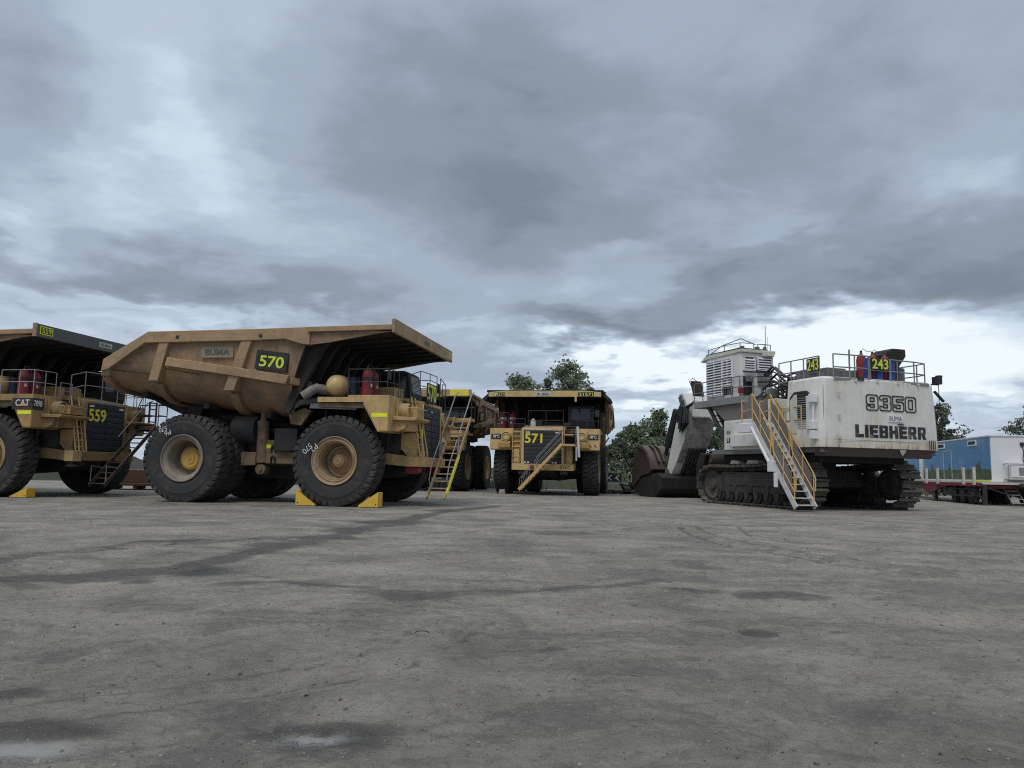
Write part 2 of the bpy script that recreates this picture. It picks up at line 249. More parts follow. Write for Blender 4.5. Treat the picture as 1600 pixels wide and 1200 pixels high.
# ------------------------------------------------------------------ mesh builder
class MB:
    def __init__(s): s.v = []; s.f = []
    def add(s, vs, fs):
        n = len(s.v); s.v += [tuple(p) for p in vs]; s.f += [tuple(i + n for i in f) for f in fs]; return s
    def box(s, x0, x1, y0, y1, z0, z1):
        return s.add([(x0, y0, z0), (x1, y0, z0), (x1, y1, z0), (x0, y1, z0), (x0, y0, z1), (x1, y0, z1), (x1, y1, z1), (x0, y1, z1)],
                     [(0, 3, 2, 1), (4, 5, 6, 7), (0, 1, 5, 4), (1, 2, 6, 5), (2, 3, 7, 6), (3, 0, 4, 7)])
    def prism(s, poly, a, b, axis='y'):
        n = len(poly)
        if axis == 'y': A = [(p[0], a, p[1]) for p in poly]; B = [(p[0], b, p[1]) for p in poly]
        elif axis == 'x': A = [(a, p[0], p[1]) for p in poly]; B = [(b, p[0], p[1]) for p in poly]
        else: A = [(p[0], p[1], a) for p in poly]; B = [(p[0], p[1], b) for p in poly]
        return s.add(A + B, [tuple(range(n)), tuple(range(2 * n - 1, n - 1, -1))] + [(i, i + n, (i + 1) % n + n, (i + 1) % n) for i in range(n)])
    def bar(s, p0, p1, w, h, up=(0, 0, 1)):
        p0 = Vector(p0); p1 = Vector(p1); d = (p1 - p0).normalized(); u = Vector(up)
        if abs(d.dot(u)) > .99: u = Vector((1, 0, 0))
        a = d.cross(u).normalized() * w / 2; b = a.cross(d).normalized() * h / 2
        vs = [p0 - a - b, p0 + a - b, p0 + a + b, p0 - a + b, p1 - a - b, p1 + a - b, p1 + a + b, p1 - a + b]
        return s.add(vs, [(0, 1, 2, 3), (7, 6, 5, 4), (0, 4, 5, 1), (1, 5, 6, 2), (2, 6, 7, 3), (3, 7, 4, 0)])
    def tube(s, pts, r, n=8, r1=None):
        pts = [Vector(p) for p in pts]; N = len(pts); rings = []; prev = None
        for i, p in enumerate(pts):
            d = (pts[min(i + 1, N - 1)] - pts[max(i - 1, 0)]).normalized()
            if prev is None:
                a = d.orthogonal().normalized()
            else:
                a = (prev - d * prev.dot(d)); a = a.normalized() if a.length > 1e-6 else d.orthogonal().normalized()
            prev = a; b = d.cross(a); rr = r if r1 is None else r + (r1 - r) * i / (N - 1)
            rings.append([p + (a * cos(2 * pi * k / n) + b * sin(2 * pi * k / n)) * rr for k in range(n)])
        vs = [v for rg in rings for v in rg]; fs = []
        for i in range(N - 1):
            for k in range(n): fs.append((i * n + k, i * n + (k + 1) % n, (i + 1) * n + (k + 1) % n, (i + 1) * n + k))
        fs += [tuple(range(n - 1, -1, -1)), tuple((N - 1) * n + k for k in range(n))]
        return s.add(vs, fs)
    def cyl(s, p0, p1, r, n=24, r1=None): return s.tube([p0, p1], r, n, r1)
    def lathe(s, prof, c=(0, 0, 0), n=48, axis='y', closed=False):
        """prof: (radius, along)"""
        vs = []; fs = []; m = len(prof)
        for k in range(n):
            a = 2 * pi * k / n
            for (r, t) in prof:
                if axis == 'y': vs.append((c[0] + r * cos(a), c[1] + t, c[2] + r * sin(a)))
                elif axis == 'z': vs.append((c[0] + r * cos(a), c[1] + r * sin(a), c[2] + t))
                else: vs.append((c[0] + t, c[1] + r * cos(a), c[2] + r * sin(a)))
        for k in range(n):
            q = (k + 1) % n
            for i in range(m if closed else m - 1):
                j = (i + 1) % m
                fs.append((k * m + i, k * m + j, q * m + j, q * m + i))
        return s.add(vs, fs)
    def grid(s, rows):
        m = len(rows[0]); vs = [p for r in rows for p in r]; fs = []
        for i in range(len(rows) - 1):
            for j in range(m - 1): fs.append((i * m + j, i * m + j + 1, (i + 1) * m + j + 1, (i + 1) * m + j))
        return s.add(vs, fs)
    def rail(s, pts, top, mids=(), r=.025, posts=True, foot=0.0):
        """walkway rail: pts at deck level, verticals at each point"""
        P = [Vector(p) for p in pts]
        for h in (top,) + tuple(mids): s.tube([p + Vector((0, 0, h)) for p in P], r, 6)
        if posts:
            for p in P: s.tube([p + Vector((0, 0, foot)), p + Vector((0, 0, top))], r, 6)
        return s
    def mesh(s, name, mt, smooth=35):
        me = bpy.data.meshes.new(name); me.from_pydata(s.v, [], s.f); me.materials.append(mt if not isinstance(mt, str) else M[mt])
        me.update()
        import bmesh as bmm
        bm = bmm.new(); bm.from_mesh(me); bmm.ops.recalc_face_normals(bm, faces=bm.faces); bm.to_mesh(me); bm.free()
        if smooth:
            me.shade_smooth(); me.set_sharp_from_angle(angle=radians(smooth))
        return me
    def groups(s):
        par = list(range(len(s.v)))
        def fd(i):
            while par[i] != i: par[i] = par[par[i]]; i = par[i]
            return i
        for f in s.f:
            a = fd(f[0])
            for j in f[1:]:
                b = fd(j)
                if a != b: par[b] = a
        comp = {}
        for f in s.f: comp.setdefault(fd(f[0]), []).append(f)
        if len(comp) < 2 or len(comp) > 400: return None
        L = []
        for fs in comp.values():
            ids = {i for f in fs for i in f}; P = [s.v[i] for i in ids]
            L.append([[min(p[k] for p in P) - .015 for k in range(3)], [max(p[k] for p in P) + .015 for k in range(3)], fs])
        ch = True
        while ch:
            ch = False; i = 0
            while i < len(L):
                j = i + 1
                while j < len(L):
                    if all(L[i][0][k] <= L[j][1][k] and L[j][0][k] <= L[i][1][k] for k in range(3)):
                        a, b = L[i], L[j]; L[i] = [[min(a[0][k], b[0][k]) for k in range(3)], [max(a[1][k], b[1][k]) for k in range(3)], a[2] + b[2]]; L.pop(j); ch = True
                    else: j += 1
                i += 1
        return [g[2] for g in L] if 1 < len(L) <= 14 else None
    def build(s, name, mt, parent=None, bevel=0.0, smooth=35, label=None):
        if parent is not None and name not in NOSPLIT:
            g = s.groups()
            if g:
                out = []
                for fs in g:
                    q = MB(); mp = {}
                    for f in fs:
                        for i in f:
                            if i not in mp: mp[i] = len(q.v); q.v.append(s.v[i])
                        q.f.append(tuple(mp[i] for i in f))
                    out.append(q.build(name, mt, parent, bevel, smooth, label))
                return out[0]
        o = bpy.data.objects.new(name, s.mesh(name, mt, smooth)); COL.objects.link(o)
        if parent: o.parent = parent
        if bevel:
            b = o.modifiers.new('bevel', 'BEVEL'); b.width = bevel; b.segments = 2; b.limit_method = 'ANGLE'; b.angle_limit = radians(40)
            b.harden_normals = True
        if label: o['label'] = label
        return o
def tag(o, label=None, cat=None, group=None, kind=None):
    for k, v in (('label', label), ('category', cat), ('group', group), ('kind', kind)):
        if v: o[k] = v
    return o
def empty(name, loc, rz=0, label=None, cat=None, group=None):
    o = bpy.data.objects.new(name, None); COL.objects.link(o); o.location = loc; o.rotation_euler = (0, 0, rz); o.empty_display_size = .3
    return tag(o, label, cat, group)
def link(name, me, parent, loc=(0, 0, 0), rot=(0, 0, 0)):
    o = bpy.data.objects.new(name, me); COL.objects.link(o); o.parent = parent; o.location = loc; o.rotation_euler = rot; return o
def text(s, w, h, origin, right, up, mt, parent, name='lettering', bold=0.0, ext=.006, outline=0.0, space=1.0, shear=0.0):
    cu = bpy.data.curves.new('t', 'FONT'); cu.body = s; cu.size = 1; cu.offset = bold; cu.space_character = space; cu.shear = shear
    if outline: cu.fill_mode = 'NONE'; cu.bevel_depth = outline; cu.bevel_resolution = 0
    else: cu.extrude = .01
    ob = bpy.data.objects.new('t', cu); COL.objects.link(ob)
    dg = bpy.context.evaluated_depsgraph_get(); me = bpy.data.meshes.new_from_object(ob.evaluated_get(dg))
    bpy.data.objects.remove(ob); bpy.data.curves.remove(cu)
    xs = [v.co.x for v in me.vertices]; ys = [v.co.y for v in me.vertices]; x0, x1, y0, y1 = min(xs), max(xs), min(ys), max(ys)
    r = Vector(right).normalized(); u = Vector(up).normalized(); n = r.cross(u); O = Vector(origin)
    for v in me.vertices:
        a = (v.co.x - x0) / (x1 - x0) * w; b = (v.co.y - y0) / (y1 - y0) * h
        v.co = O + r * a + u * b + n * (ext if v.co.z > 0 else 0.0)
    me.materials.clear(); me.materials.append(M[mt] if isinstance(mt, str) else mt); me.name = name
    o = bpy.data.objects.new(name, me); COL.objects.link(o); o.parent = parent
    return o
def inherit(child, parent):
    child.parent = parent
    return child

GL = {'L': [[(0, 0), (.92, 0), (.92, .26), (.38, .26), (.38, 1), (0, 1)]], 'I': [[(0, 0), (.38, 0), (.38, 1), (0, 1)]],
      'E': [[(0, 0), (.95, 0), (.95, .24), (.38, .24), (.38, .385), (.88, .385), (.88, .615), (.38, .615), (.38, .76), (.95, .76), (.95, 1), (0, 1)]],
      'B': [[(0, 0), (.38, 0), (.38, 1), (0, 1)], [(.38, 0), (.64, 0), (.64, .2), (.38, .2)], [(.38, .41), (.64, .41), (.64, .6), (.38, .6)], [(.38, .8), (.64, .8), (.64, 1), (.38, 1)], [(.64, 0), (.92, 0), (1, .1), (1, .43), (.93, .5), (.98, .57), (.98, .9), (.9, 1), (.64, 1)]],
      'H': [[(0, 0), (.38, 0), (.38, .38), (.66, .38), (.66, 0), (1.04, 0), (1.04, 1), (.66, 1), (.66, .62), (.38, .62), (.38, 1), (0, 1)]],
      'R': [[(0, 0), (.38, 0), (.38, 1), (0, 1)], [(.38, .40), (.64, .40), (.64, .58), (.38, .58)], [(.38, .8), (.64, .8), (.64, 1), (.38, 1)], [(.64, .40), (.9, .40), (1, .5), (1, .9), (.9, 1), (.64, 1)], [(.42, .40), (.64, 0), (1.06, 0), (.84, .40)]]}
GW = {'L': .92, 'I': .38, 'E': .95, 'B': 1.0, 'H': 1.04, 'R': 1.06}
def block_text(s, w, h, origin, right, up, mt, parent, ext=.006, gap=.13, name='lettering'):
    tot = sum(GW[c] for c in s) + gap * (len(s) - 1); k = w / tot; r = Vector(right).normalized(); u = Vector(up).normalized(); n = r.cross(u); O = Vector(origin); b = MB(); x = 0
    for c in s:
        for pl in GL[c]:
            A = [O + r * ((x + px) * k) + u * (py * h) for px, py in pl]; m_ = len(A)
            b.add(A + [p + n * ext for p in A], [tuple(range(m_)), tuple(range(2 * m_ - 1, m_ - 1, -1))] + [(i, i + m_, (i + 1) % m_ + m_, (i + 1) % m_) for i in range(m_)])
        x += GW[c] + gap
    NOSPLIT.add(name); o = b.build(name, mt, parent, smooth=0); return o
# ------------------------------------------------------------------ haul truck wheels (shared meshes)
TR = 1.655
def tyre_mesh():
    b = MB()
    prof = [(.76, -.33), (.88, -.40), (.98, -.445), (1.12, -.468), (1.28, -.47), (1.31, -.478), (1.33, -.468), (1.44, -.448), (1.475, -.452), (1.51, -.43), (1.55, -.39), (1.572, -.2), (1.575, 0)]
    prof = prof + [(r, -t) for r, t in prof[-2::-1]]
    b.lathe(prof, n=84, closed=True)
    return b.mesh('tyre', 'rubber', 40)
def tread_mesh():
    b = MB(); N = 38; p = 2 * pi / N
    ts = [-.468, -.44, -.38, -.27, -.13, 0, .13, .27, .38, .44, .468]
    top = [1.52, 1.62, 1.645, 1.652, TR, TR, TR, 1.652, 1.645, 1.62, 1.52]
    bot = [1.45, 1.50, 1.54, 1.56, 1.56, 1.56, 1.56, 1.56, 1.54, 1.50, 1.45]
    for k in range(N):
        rows = []
        for side in (0, 1):
            for lay in (0, 1):
                row = []
                for t, rt, rb in zip(ts, top, bot):
                    sh = .17 * t / .47 + .03 * sin(2.0 * pi * t / .47)
                    wdt = p * (.385 - .085 * (abs(t) / .47) ** 2 + (0.0 if lay else .03))
                    a = k * p + sh + (wdt if side else -wdt)
                    rr = rt if lay else rb
                    row.append((rr * cos(a), t, rr * sin(a)))
                rows.append(row)
        m = len(ts); vs = rows[0] + rows[1] + rows[3] + rows[2]; fs = []
        for q in range(3):
            for j in range(m - 1): fs.append((q * m + j, q * m + j + 1, (q + 1) * m + j + 1, (q + 1) * m + j))
        fs.append((0, m, 2 * m, 3 * m)); fs.append((m - 1, 4 * m - 1, 3 * m - 1, 2 * m - 1))
        b.add(vs, fs)
    return b.mesh('tread', 'lug', 30)
def rim_mesh(style, mt):
    b = MB()
    if style == 'front':
        pr = [(.78, .30), (.80, -.30), (.875, -.40), (.885, -.455), (.865, -.475), (.845, -.462), (.83, -.42), (.77, -.40), (.735, -.425), (.72, -.40), (.70, -.36), (.675, -.37), (.655, -.33), (.64, .16), (.60, .19), (.56, .20), (.50, .24), (.36, .16), (.26, .06)]
    else:
        pr = [(.78, .30), (.80, -.30), (.875, -.40), (.885, -.455), (.865, -.475), (.84, -.465), (.825, -.40), (.76, -.37), (.70, -.35), (.67, -.31), (.655, -.25), (.645, .25), (.60, .32), (.40, .34)]
    b.lathe(pr, n=64)
    return b.mesh('rim', mt, 40)
def hub_mesh(style, mt):
    b = MB()
    if style == 'front':
        b.lathe([(.34, .16), (.30, .07), (.235, .02), (.225, .0), (.225, -.05), (.20, -.065), (.15, -.065), (.135, -.09), (.05, -.09), (.04, -.07), (0, -.07)], n=40)
        for k in range(20):
            a = 2 * pi * k / 20; b.cyl((.19 * cos(a), -.06, .19 * sin(a)), (.19 * cos(a), -.085, .19 * sin(a)), .016, 6)
        for k in range(36):
            a = 2 * pi * k / 36; b.cyl((.575 * cos(a), .21, .575 * sin(a)), (.575 * cos(a), .14, .575 * sin(a)), .024, 6)
    else:
        b.lathe([(.43, .36), (.43, .12), (.41, .10), (.36, .085), (.345, .06), (.06, .05), (.05, .02), (0, .02)], n=48)
        for k in range(24):
            a = 2 * pi * k / 24; b.cyl((.385 * cos(a), .10, .385 * sin(a)), (.385 * cos(a), .075, .385 * sin(a)), .016, 6)
        for k in range(3):
            a = 2 * pi * k / 3 + .5; b.bar((.05 * cos(a), .05, .05 * sin(a)), (.2 * cos(a), .05, .2 * sin(a)), .03, .02, (0, 1, 0))
        for k in range(10): 
            a = pi * .15 + pi * .7 * k / 9; b.box(.19 * cos(a) - .02, .19 * cos(a) + .02, .035, .06, .19 * sin(a) - .02, .19 * sin(a) + .02)
    return b.mesh('hub', mt, 40)
WM = dict(tyre=tyre_mesh(), tread=tread_mesh(), rf=rim_mesh('front', 'rim'), rr=rim_mesh('rear', 'rimgrey'), ry=rim_mesh('rear', 'hub'), hf=hub_mesh('front', 'rim'), hr=hub_mesh('rear', 'hub'), br=MB().lathe([(.555, .195), (.555, .17), (.605, .165), (.605, .195)], n=48).mesh('bolt_ring', 'dark'))
def wheel(root, x, y, side, style, spin=0.0, rimk=None, chalk=None):
    rot = (0, spin, 0) if side < 0 else (0, spin, pi)
    w = link('tyre', WM['tyre'], root, (x, y, TR), rot)
    link('tread', WM['tread'], w)
    link('rim', WM[rimk or ('rf' if style == 'front' else 'rr')], w)
    link('hub', WM['hf' if style == 'front' else 'hr'], w)
    if style == 'front': link('bolt_ring', WM['br'], w)
    if chalk:
        for (s, ang, r, wd, ht, tilt) in chalk:
            a = ang - spin * 0; px, pz = r * cos(a), r * sin(a)
            R = Vector((cos(tilt), 0, sin(tilt))); U = Vector((-sin(tilt), 0, cos(tilt)))
            # undo the wheel spin so the chalk sits where it was written
            rm = Matrix.Rotation(-spin, 3, 'Y')
            t = text(s, wd, ht, rm @ (Vector((px, -.485, pz)) - R * wd / 2 - U * ht / 2), rm @ R, rm @ U, 'chalk', w, 'chalk_writing', bold=-.004, ext=.004)
    return w

# ------------------------------------------------------------------ haul truck
# local frame: origin on the ground under the front axle, X forward, Y to its left, Z up
def lerp(a, b, t): return a + (b - a) * t
def poly_at(P, x):
    if x <= P[0][0]: return P[0][1]
    for (x0, z0), (x1, z1) in zip(P, P[1:]):
        if x <= x1: return lerp(z0, z1, (x - x0) / (x1 - x0))
    return P[-1][1]
TOP = [(-9.43, 4.95), (-9.30, 5.36), (-7.51, 6.37), (-3.07, 6.40), (-0.92, 6.44)]
BOT = [(-9.6, 4.33), (-8.9, 4.2), (-7.65, 3.92), (-4.4, 3.46), (-2.0, 3.2)]
SEC = [(0.0, 0.9), (.03, 1.9), (.10, 2.5), (.2, 2.92), (.33, 3.25), (.48, 3.42), (.7, 3.5), (1.0, 3.55)]
def section_pt(x_top, x_bot, t, off=0.0):
    zt = poly_at(TOP, x_top); zb = poly_at(BOT, x_bot); x = lerp(x_bot, x_top, t)
    for (t0, y0), (t1, y1) in zip(SEC, SEC[1:]):
        if t <= t1:
            y = lerp(y0, y1, (t - t0) / (t1 - t0)); ny, nz = (zt - zb) * (t1 - t0), -(y1 - y0); l = math.hypot(ny, nz) or 1
            return Vector((x, y + off * ny / l, lerp(zb, zt, t) + off * nz / l))
    return Vector((x, SEC[-1][1] + off, zt))
def mir(b):
    n = len(b.v); b.v += [(x, -y, z) for x, y, z in b.v]; b.f += [tuple(i + n for i in reversed(f)) for f in b.f]; return b
def strip(b, x_top, x_bot, wdt, off, t0=0.0, t1=1.0, n=14):
    """rib following the wall of the tray"""
    rows = [[], [], [], []]
    for i in range(n + 1):
        t = lerp(t0, t1, i / n)
        for j, (dx, o) in enumerate(((-wdt / 2, -.05), (-wdt / 2, off), (wdt / 2, off), (wdt / 2, -.05))):
            p = section_pt(x_top, x_bot, t, o); rows[j].append((p.x + dx, p.y, p.z))
    b.grid(rows + [rows[0]])
    m = n + 1; N = len(b.v) - 5 * m
    b.f.append((N, N + m, N + 2 * m, N + 3 * m)); b.f.append((N + n, N + m + n, N + 2 * m + n, N + 3 * m + n))

def tray(root, cfg):
    kind = cfg.get('body', 'B')
    skin = MB()
    ts = [0, .03, .06, .10, .15, .2, .26, .33, .4, .48, .6, .7, .85, 1]
    st = []
    N = 26
    for i in range(N + 1):
        s = i / N
        st.append((lerp(-9.40, -0.93, s), lerp(-9.55, -2.15, s)))
    rows = [[tuple(section_pt(a, c, t)) for t in ts] for a, c in st]
    skin.grid(rows)
    inn = [[tuple(section_pt(a, c, t, -.12) + Vector((0, 0, .45 * (1 - t)))) for t in ts] for a, c in st]
    skin.grid(inn)
    skin.grid([[r[-1] for r in rows], [r[-1] for r in inn]])
    mir(skin)
    # floor and the closing front wall
    skin.grid([[(r[0][0], y, r[0][2] + (0.0 if abs(y) else -.03)) for r in rows] for y in (-.9, 0, .9)])
    fr = rows[-1]
    fwall = MB().grid([[(p[0] + .01, -p[1], p[2]) for p in fr], [(p[0] + .03, 0, p[2]) for p in fr], [(p[0] + .01, p[1], p[2]) for p in fr]])
    skin.grid([[(p[0], -p[1], p[2]) for p in inn[-1]], [(p[0] - .2, 0, p[2]) for p in inn[-1]], list(inn[-1])])
    NOSPLIT.add('dump_body'); body = skin.build('dump_body', 'body', root, smooth=30); fwall.build('front_wall', 'bodydark', body)
    if kind == 'B':
        for v in body.data.vertices:
            d = mnoise.noise(Vector((v.co.x * .9, v.co.z * 1.1, 3.0 + v.co.y * .2))); v.co.y += (.035 * d) * (1 if v.co.y > 0 else -1)
    sm = MB()
    for s in (-1, 1):
        for (xa, xb, ta, tb) in ((-9.1, -7.25, .60, .37), (-6.5, -5.3, .47, .42)):
            A = section_pt(xa, lerp(-9.5, xa, .6), ta, .012); B_ = section_pt(xb, xb - .3, tb, .012); sm.bar((A.x, s * A.y, A.z), (B_.x, s * B_.y, B_.z), .02, .02)
    NOSPLIT.add('weld_seam'); sm.build('weld_seam', 'bodydark', body)
    # top rails
    tr = MB()
    for s in (-1, 1):
        out = [(-9.36, 5.36), (-7.51, 6.40), (-3.07, 6.43), (-0.92, 6.47)]
        inr = [(-9.10, 4.98), (-7.62, 5.97), (-3.07, 6.0), (-1.9, 6.03), (-1.15, 5.82), (-0.92, 5.82)]
        tr.prism([(-9.42, 4.9)] + out + inr[::-1], s * 3.46, s * 3.72)
    tr.build('top_rail', 'bodyrail', body, bevel=.025)
    hl = MB()
    for s in (-1, 1):
        for x in (-6.25, -2.85): hl.cyl((x, s * 3.70, 6.16), (x, s * 3.725, 6.16), .075, 16)
    hl.build('lifting_hole', 'black', body)
    # ribs
    for xt, xb, w, tcut in ((-9.22, -9.45, .34, .40), (-6.80, -7.45, .40, .26), (-3.39, -4.35, .42, .24)):
        rb = MB(); zc = poly_at(BOT, xb) + (poly_at(TOP, xt) - poly_at(BOT, xb)) * tcut; xc = lerp(xb, xt, tcut); ztp = poly_at(TOP, xt) - .25
        yo = section_pt(xt, xb, tcut).y
        for s in (-1, 1):
            rb.add([(xt - w / 2, s * 3.3, ztp), (xt + w / 2, s * 3.3, ztp), (xt + w / 2, s * 3.69, ztp), (xt - w / 2, s * 3.69, ztp), (xc - w / 2, s * (yo - .25), zc), (xc + w / 2, s * (yo - .25), zc), (xc + w / 2, s * 3.56, zc), (xc - w / 2, s * 3.56, zc)],
                   [(0, 1, 2, 3), (7, 6, 5, 4), (0, 4, 5, 1), (1, 5, 6, 2), (2, 6, 7, 3), (3, 7, 4, 0)])
        rb.build('rib', 'bodyrail', body, bevel=.02)
        rb = MB(); strip(rb, xt - .0, xb, w * .82, .16, .0, tcut, 7); mir(rb)
        rb.build('rib', 'body', body, bevel=.015)
    br = MB()
    for s in (-1, 1):
        br.prism([(-6.68, 5.42), (-3.55, 4.97), (-1.68, 4.70), (-1.82, 4.38), (-3.6, 4.66), (-6.76, 5.10)], s * 3.30, s * 3.66)
        br.bar((-1.75, s * 3.5, 4.53), (-1.5, s * 2.9, 4.5), .24, .26); br.bar((-1.55, s * 2.95, 4.5), (-1.35, 0, 4.48), .22, .26)
    br.build('side_brace', 'bodyrail', body, bevel=.02)
    # front wall ribs and canopy
    fr = MB()
    for y in (-3.05, -2.2, -1.3, -.45, .45, 1.3, 2.2, 3.05):
        fr.prism([(-2.1, 3.45), (-1.85, 3.35), (-1.22, 4.6), (-.62, 5.75), (-.3, 6.1), (-.95, 6.15), (-1.15, 5.9)], y - .13, y + .13)
    fr.build('front_wall_rib', 'bodydark', body, bevel=.02)
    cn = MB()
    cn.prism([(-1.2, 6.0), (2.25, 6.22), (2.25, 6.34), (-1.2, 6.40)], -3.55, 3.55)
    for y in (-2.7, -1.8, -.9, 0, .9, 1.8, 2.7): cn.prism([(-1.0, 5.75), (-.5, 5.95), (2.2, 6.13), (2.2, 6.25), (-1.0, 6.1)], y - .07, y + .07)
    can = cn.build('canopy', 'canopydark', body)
    gs = MB()
    for s in (-1, 1): gs.prism([(-1.14, 5.80), (-.2, 5.90), (1.6, 6.20), (2.2, 6.26), (-1.14, 6.40)], s * 3.56, s * 3.64)
    if kind == 'B': gs.build('gusset', 'body', can)
    wd = MB()
    for s in (-1, 1):
        if kind == 'B': wd.prism([(-1.0, 6.27), (2.22, 6.31), (2.22, 6.50), (-1.0, 6.46)], s * 3.44, s * 3.78)
        else: wd.prism([(3.3 * s, 6.30), (3.42 * s, 6.34), (3.98 * s, 5.86), (3.80 * s, 5.72)], -1.0, 1.7, axis='x')
        wd.box(-.6, -.45, s * 3.5 - .06, s * 3.5 + .06, 6.45, 6.52)
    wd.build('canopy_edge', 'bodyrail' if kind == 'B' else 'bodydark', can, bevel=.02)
    lp = MB()
    if kind == 'B':
        lp.box(2.22, 2.34, -3.8, 3.8, 6.20, 6.70)
    else:
        lp.prism([(-3.43, 5.92), (3.43, 5.92), (3.43, 6.20), (2.45, 6.29), (-2.45, 6.29), (-3.43, 6.20)], 2.22, 2.34, axis='x')
    lip = lp.build('canopy_lip', cfg.get('lip', 'bodyrail'), can, bevel=.02)
    if cfg.get('lip') and kind == 'B':
        e = MB()
        for s in (-1, 1): e.box(2.20, 2.36, s * 3.8 - .03, s * 3.8 + .03, 6.19, 6.71)
        e.build('lip_end', 'bodyrail', can)
    # underside beams, pivots
    ub = MB()
    for s in (-1, 1):
        ub.prism([(-9.0, 4.1), (-7.7, 3.85), (-2.2, 3.2), (-2.2, 2.9), (-4.5, 3.0), (-6.2, 3.05), (-7.6, 3.45), (-8.8, 3.95)], s * .95 - .2, s * .95 + .2)
        ub.prism([(-7.0, 3.8), (-6.3, 3.7), (-6.45, 3.15), (-6.7, 3.05), (-6.9, 3.2)], s * 1.6 - .15, s * 1.6 + .15)
        for x in (-8.3, -5.6, -3.0): ub.bar((x, s * .3, poly_at(BOT, x) - .12), (x, s * 2.6, poly_at(BOT, x) + .05), .25, .22)
    ub.build('floor_beam', 'bodydark', body, bevel=.02)
    if kind != 'B':
        for ob in [body] + list(body.children):
            if ob.name.split('.')[0] in ('dump_body', 'top_rail', 'rib', 'side_brace', 'front_wall', 'front_wall_rib'):
                for v in ob.data.vertices: v.co.z = 3.0 + (v.co.z - 3.0) * .90
    # plates on the lip and sides
    R, U = (0, 1, 0), (0, 0, 1)
    if kind == 'B' and cfg['no'] != '572':
        z = 6.36
        p = MB().box(2.335, 2.352, -.38, .38, 6.34, 6.55).build('name_plate', 'signw' if cfg.get('lip') else 'signdull', lip)
        text('BUMA', .62, .13, (2.353, -.31, 6.38), R, U, 'dullgreen' if cfg['no'] == '570' else 'green', p, bold=.02)
    if cfg['no'] == '559':
        p = MB().box(2.335, 2.350, -3.62, -2.98, 6.31, 6.62).build('number_plate', 'refl', lip)
        MB().box(2.350, 2.356, -3.58, -3.02, 6.34, 6.59).build('plate_field', 'black', p)
        text('559', .46, .2, (2.357, -3.53, 6.365), R, U, 'lime', p, bold=.012)
    if cfg['no'] == '570':
        p = MB().box(2.335, 2.350, 2.72, 3.72, 6.24, 6.64).build('number_plate', 'signdull', lip)
        text('21570', .92, .3, (2.352, 2.76, 6.29), R, U, 'lime', p, bold=.01)
    if cfg['no'] == '572':
        MB().box(2.335, 2.350, 2.35, 3.62, 6.29, 6.69).build('number_plate', 'digit', lip)
    if cfg['no'] == '571':
        p = MB().box(2.335, 2.352, -.50, .42, 5.95, 6.21).build('name_plate', 'signw', lip)
        text('BUMA', .74, .15, (2.353, -.42, 6.0), R, U, 'green', p, bold=.02)
        p = MB().box(2.335, 2.350, -3.12, -2.42, 5.94, 6.19).build('number_plate', 'black', lip)
        text('21571', .64, .2, (2.352, -3.09, 5.965), R, U, 'lime', p, bold=.012)
        p = MB().box(2.335, 2.350, 2.05, 3.0, 5.94, 6.2).build('number_plate', 'black', lip)
        text('21571', .84, .2, (2.352, 2.1, 5.965), R, U, 'lime', p, bold=.012)
        for s in (-1, 1):
            hs = MB()
            for k in range(3): hs.prism([(s * 3.1 + .1 * k - .12, 5.95), (s * 3.1 + .1 * k - .06, 5.95), (s * 3.1 + .1 * k + .02, 6.18), (s * 3.1 + .1 * k - .04, 6.18)], 2.342, 2.352, axis='x')
            hs.build('hazard_stripe', 'signw', lip)
        MB().box(2.25, 2.36, 1.85, 1.97, 5.62, 6.0).build('lip_bracket', 'yellow2', lip, bevel=.01)
    num = cfg.get('sidenum', cfg['no'])
    for s in (-1, 1):
        Rr = (1, 0, 0) if s < 0 else (-1, 0, 0)
        def pp(x, z): return (x, s * 3.535, z)
        def fr_(a, w): return a if s < 0 else a + w
        pm = MB().add([(-3.12, s * 3.56, 4.98), (-1.85, s * 3.56, 4.84), (-1.78, s * 3.56, 5.53), (-3.05, s * 3.56, 5.68), (-3.12, s * 3.44, 4.98), (-1.85, s * 3.44, 4.84), (-1.78, s * 3.44, 5.53), (-3.05, s * 3.44, 5.68)], [(0, 1, 2, 3), (7, 6, 5, 4), (0, 4, 5, 1), (1, 5, 6, 2), (2, 6, 7, 3), (3, 7, 4, 0)])
        if cfg['no'] == '559' and s < 0: continue
        p = pm.build('number_plate', 'black', body, bevel=.005)
        ux = Vector((1, 0, -.11)) if s < 0 else Vector((-1, 0, .11))
        o = (-2.95, s * 3.566, 5.06) if s < 0 else (-1.95, s * 3.566, 4.96)
        text(num, .98, .42, o, ux, (.11, 0, 1), 'lime', p, bold=.02, ext=.01)
        p = MB().box(-5.32, -4.02, s * 3.50, s * 3.545, 5.40, 5.82).build('name_plate', 'signdull', body)
        text('BUMA', 1.02, .22, (-5.18 if s < 0 else -4.16, s * 3.55, 5.50), Rr, U, 'dullgreen', p, bold=.03, ext=.01)
    return body

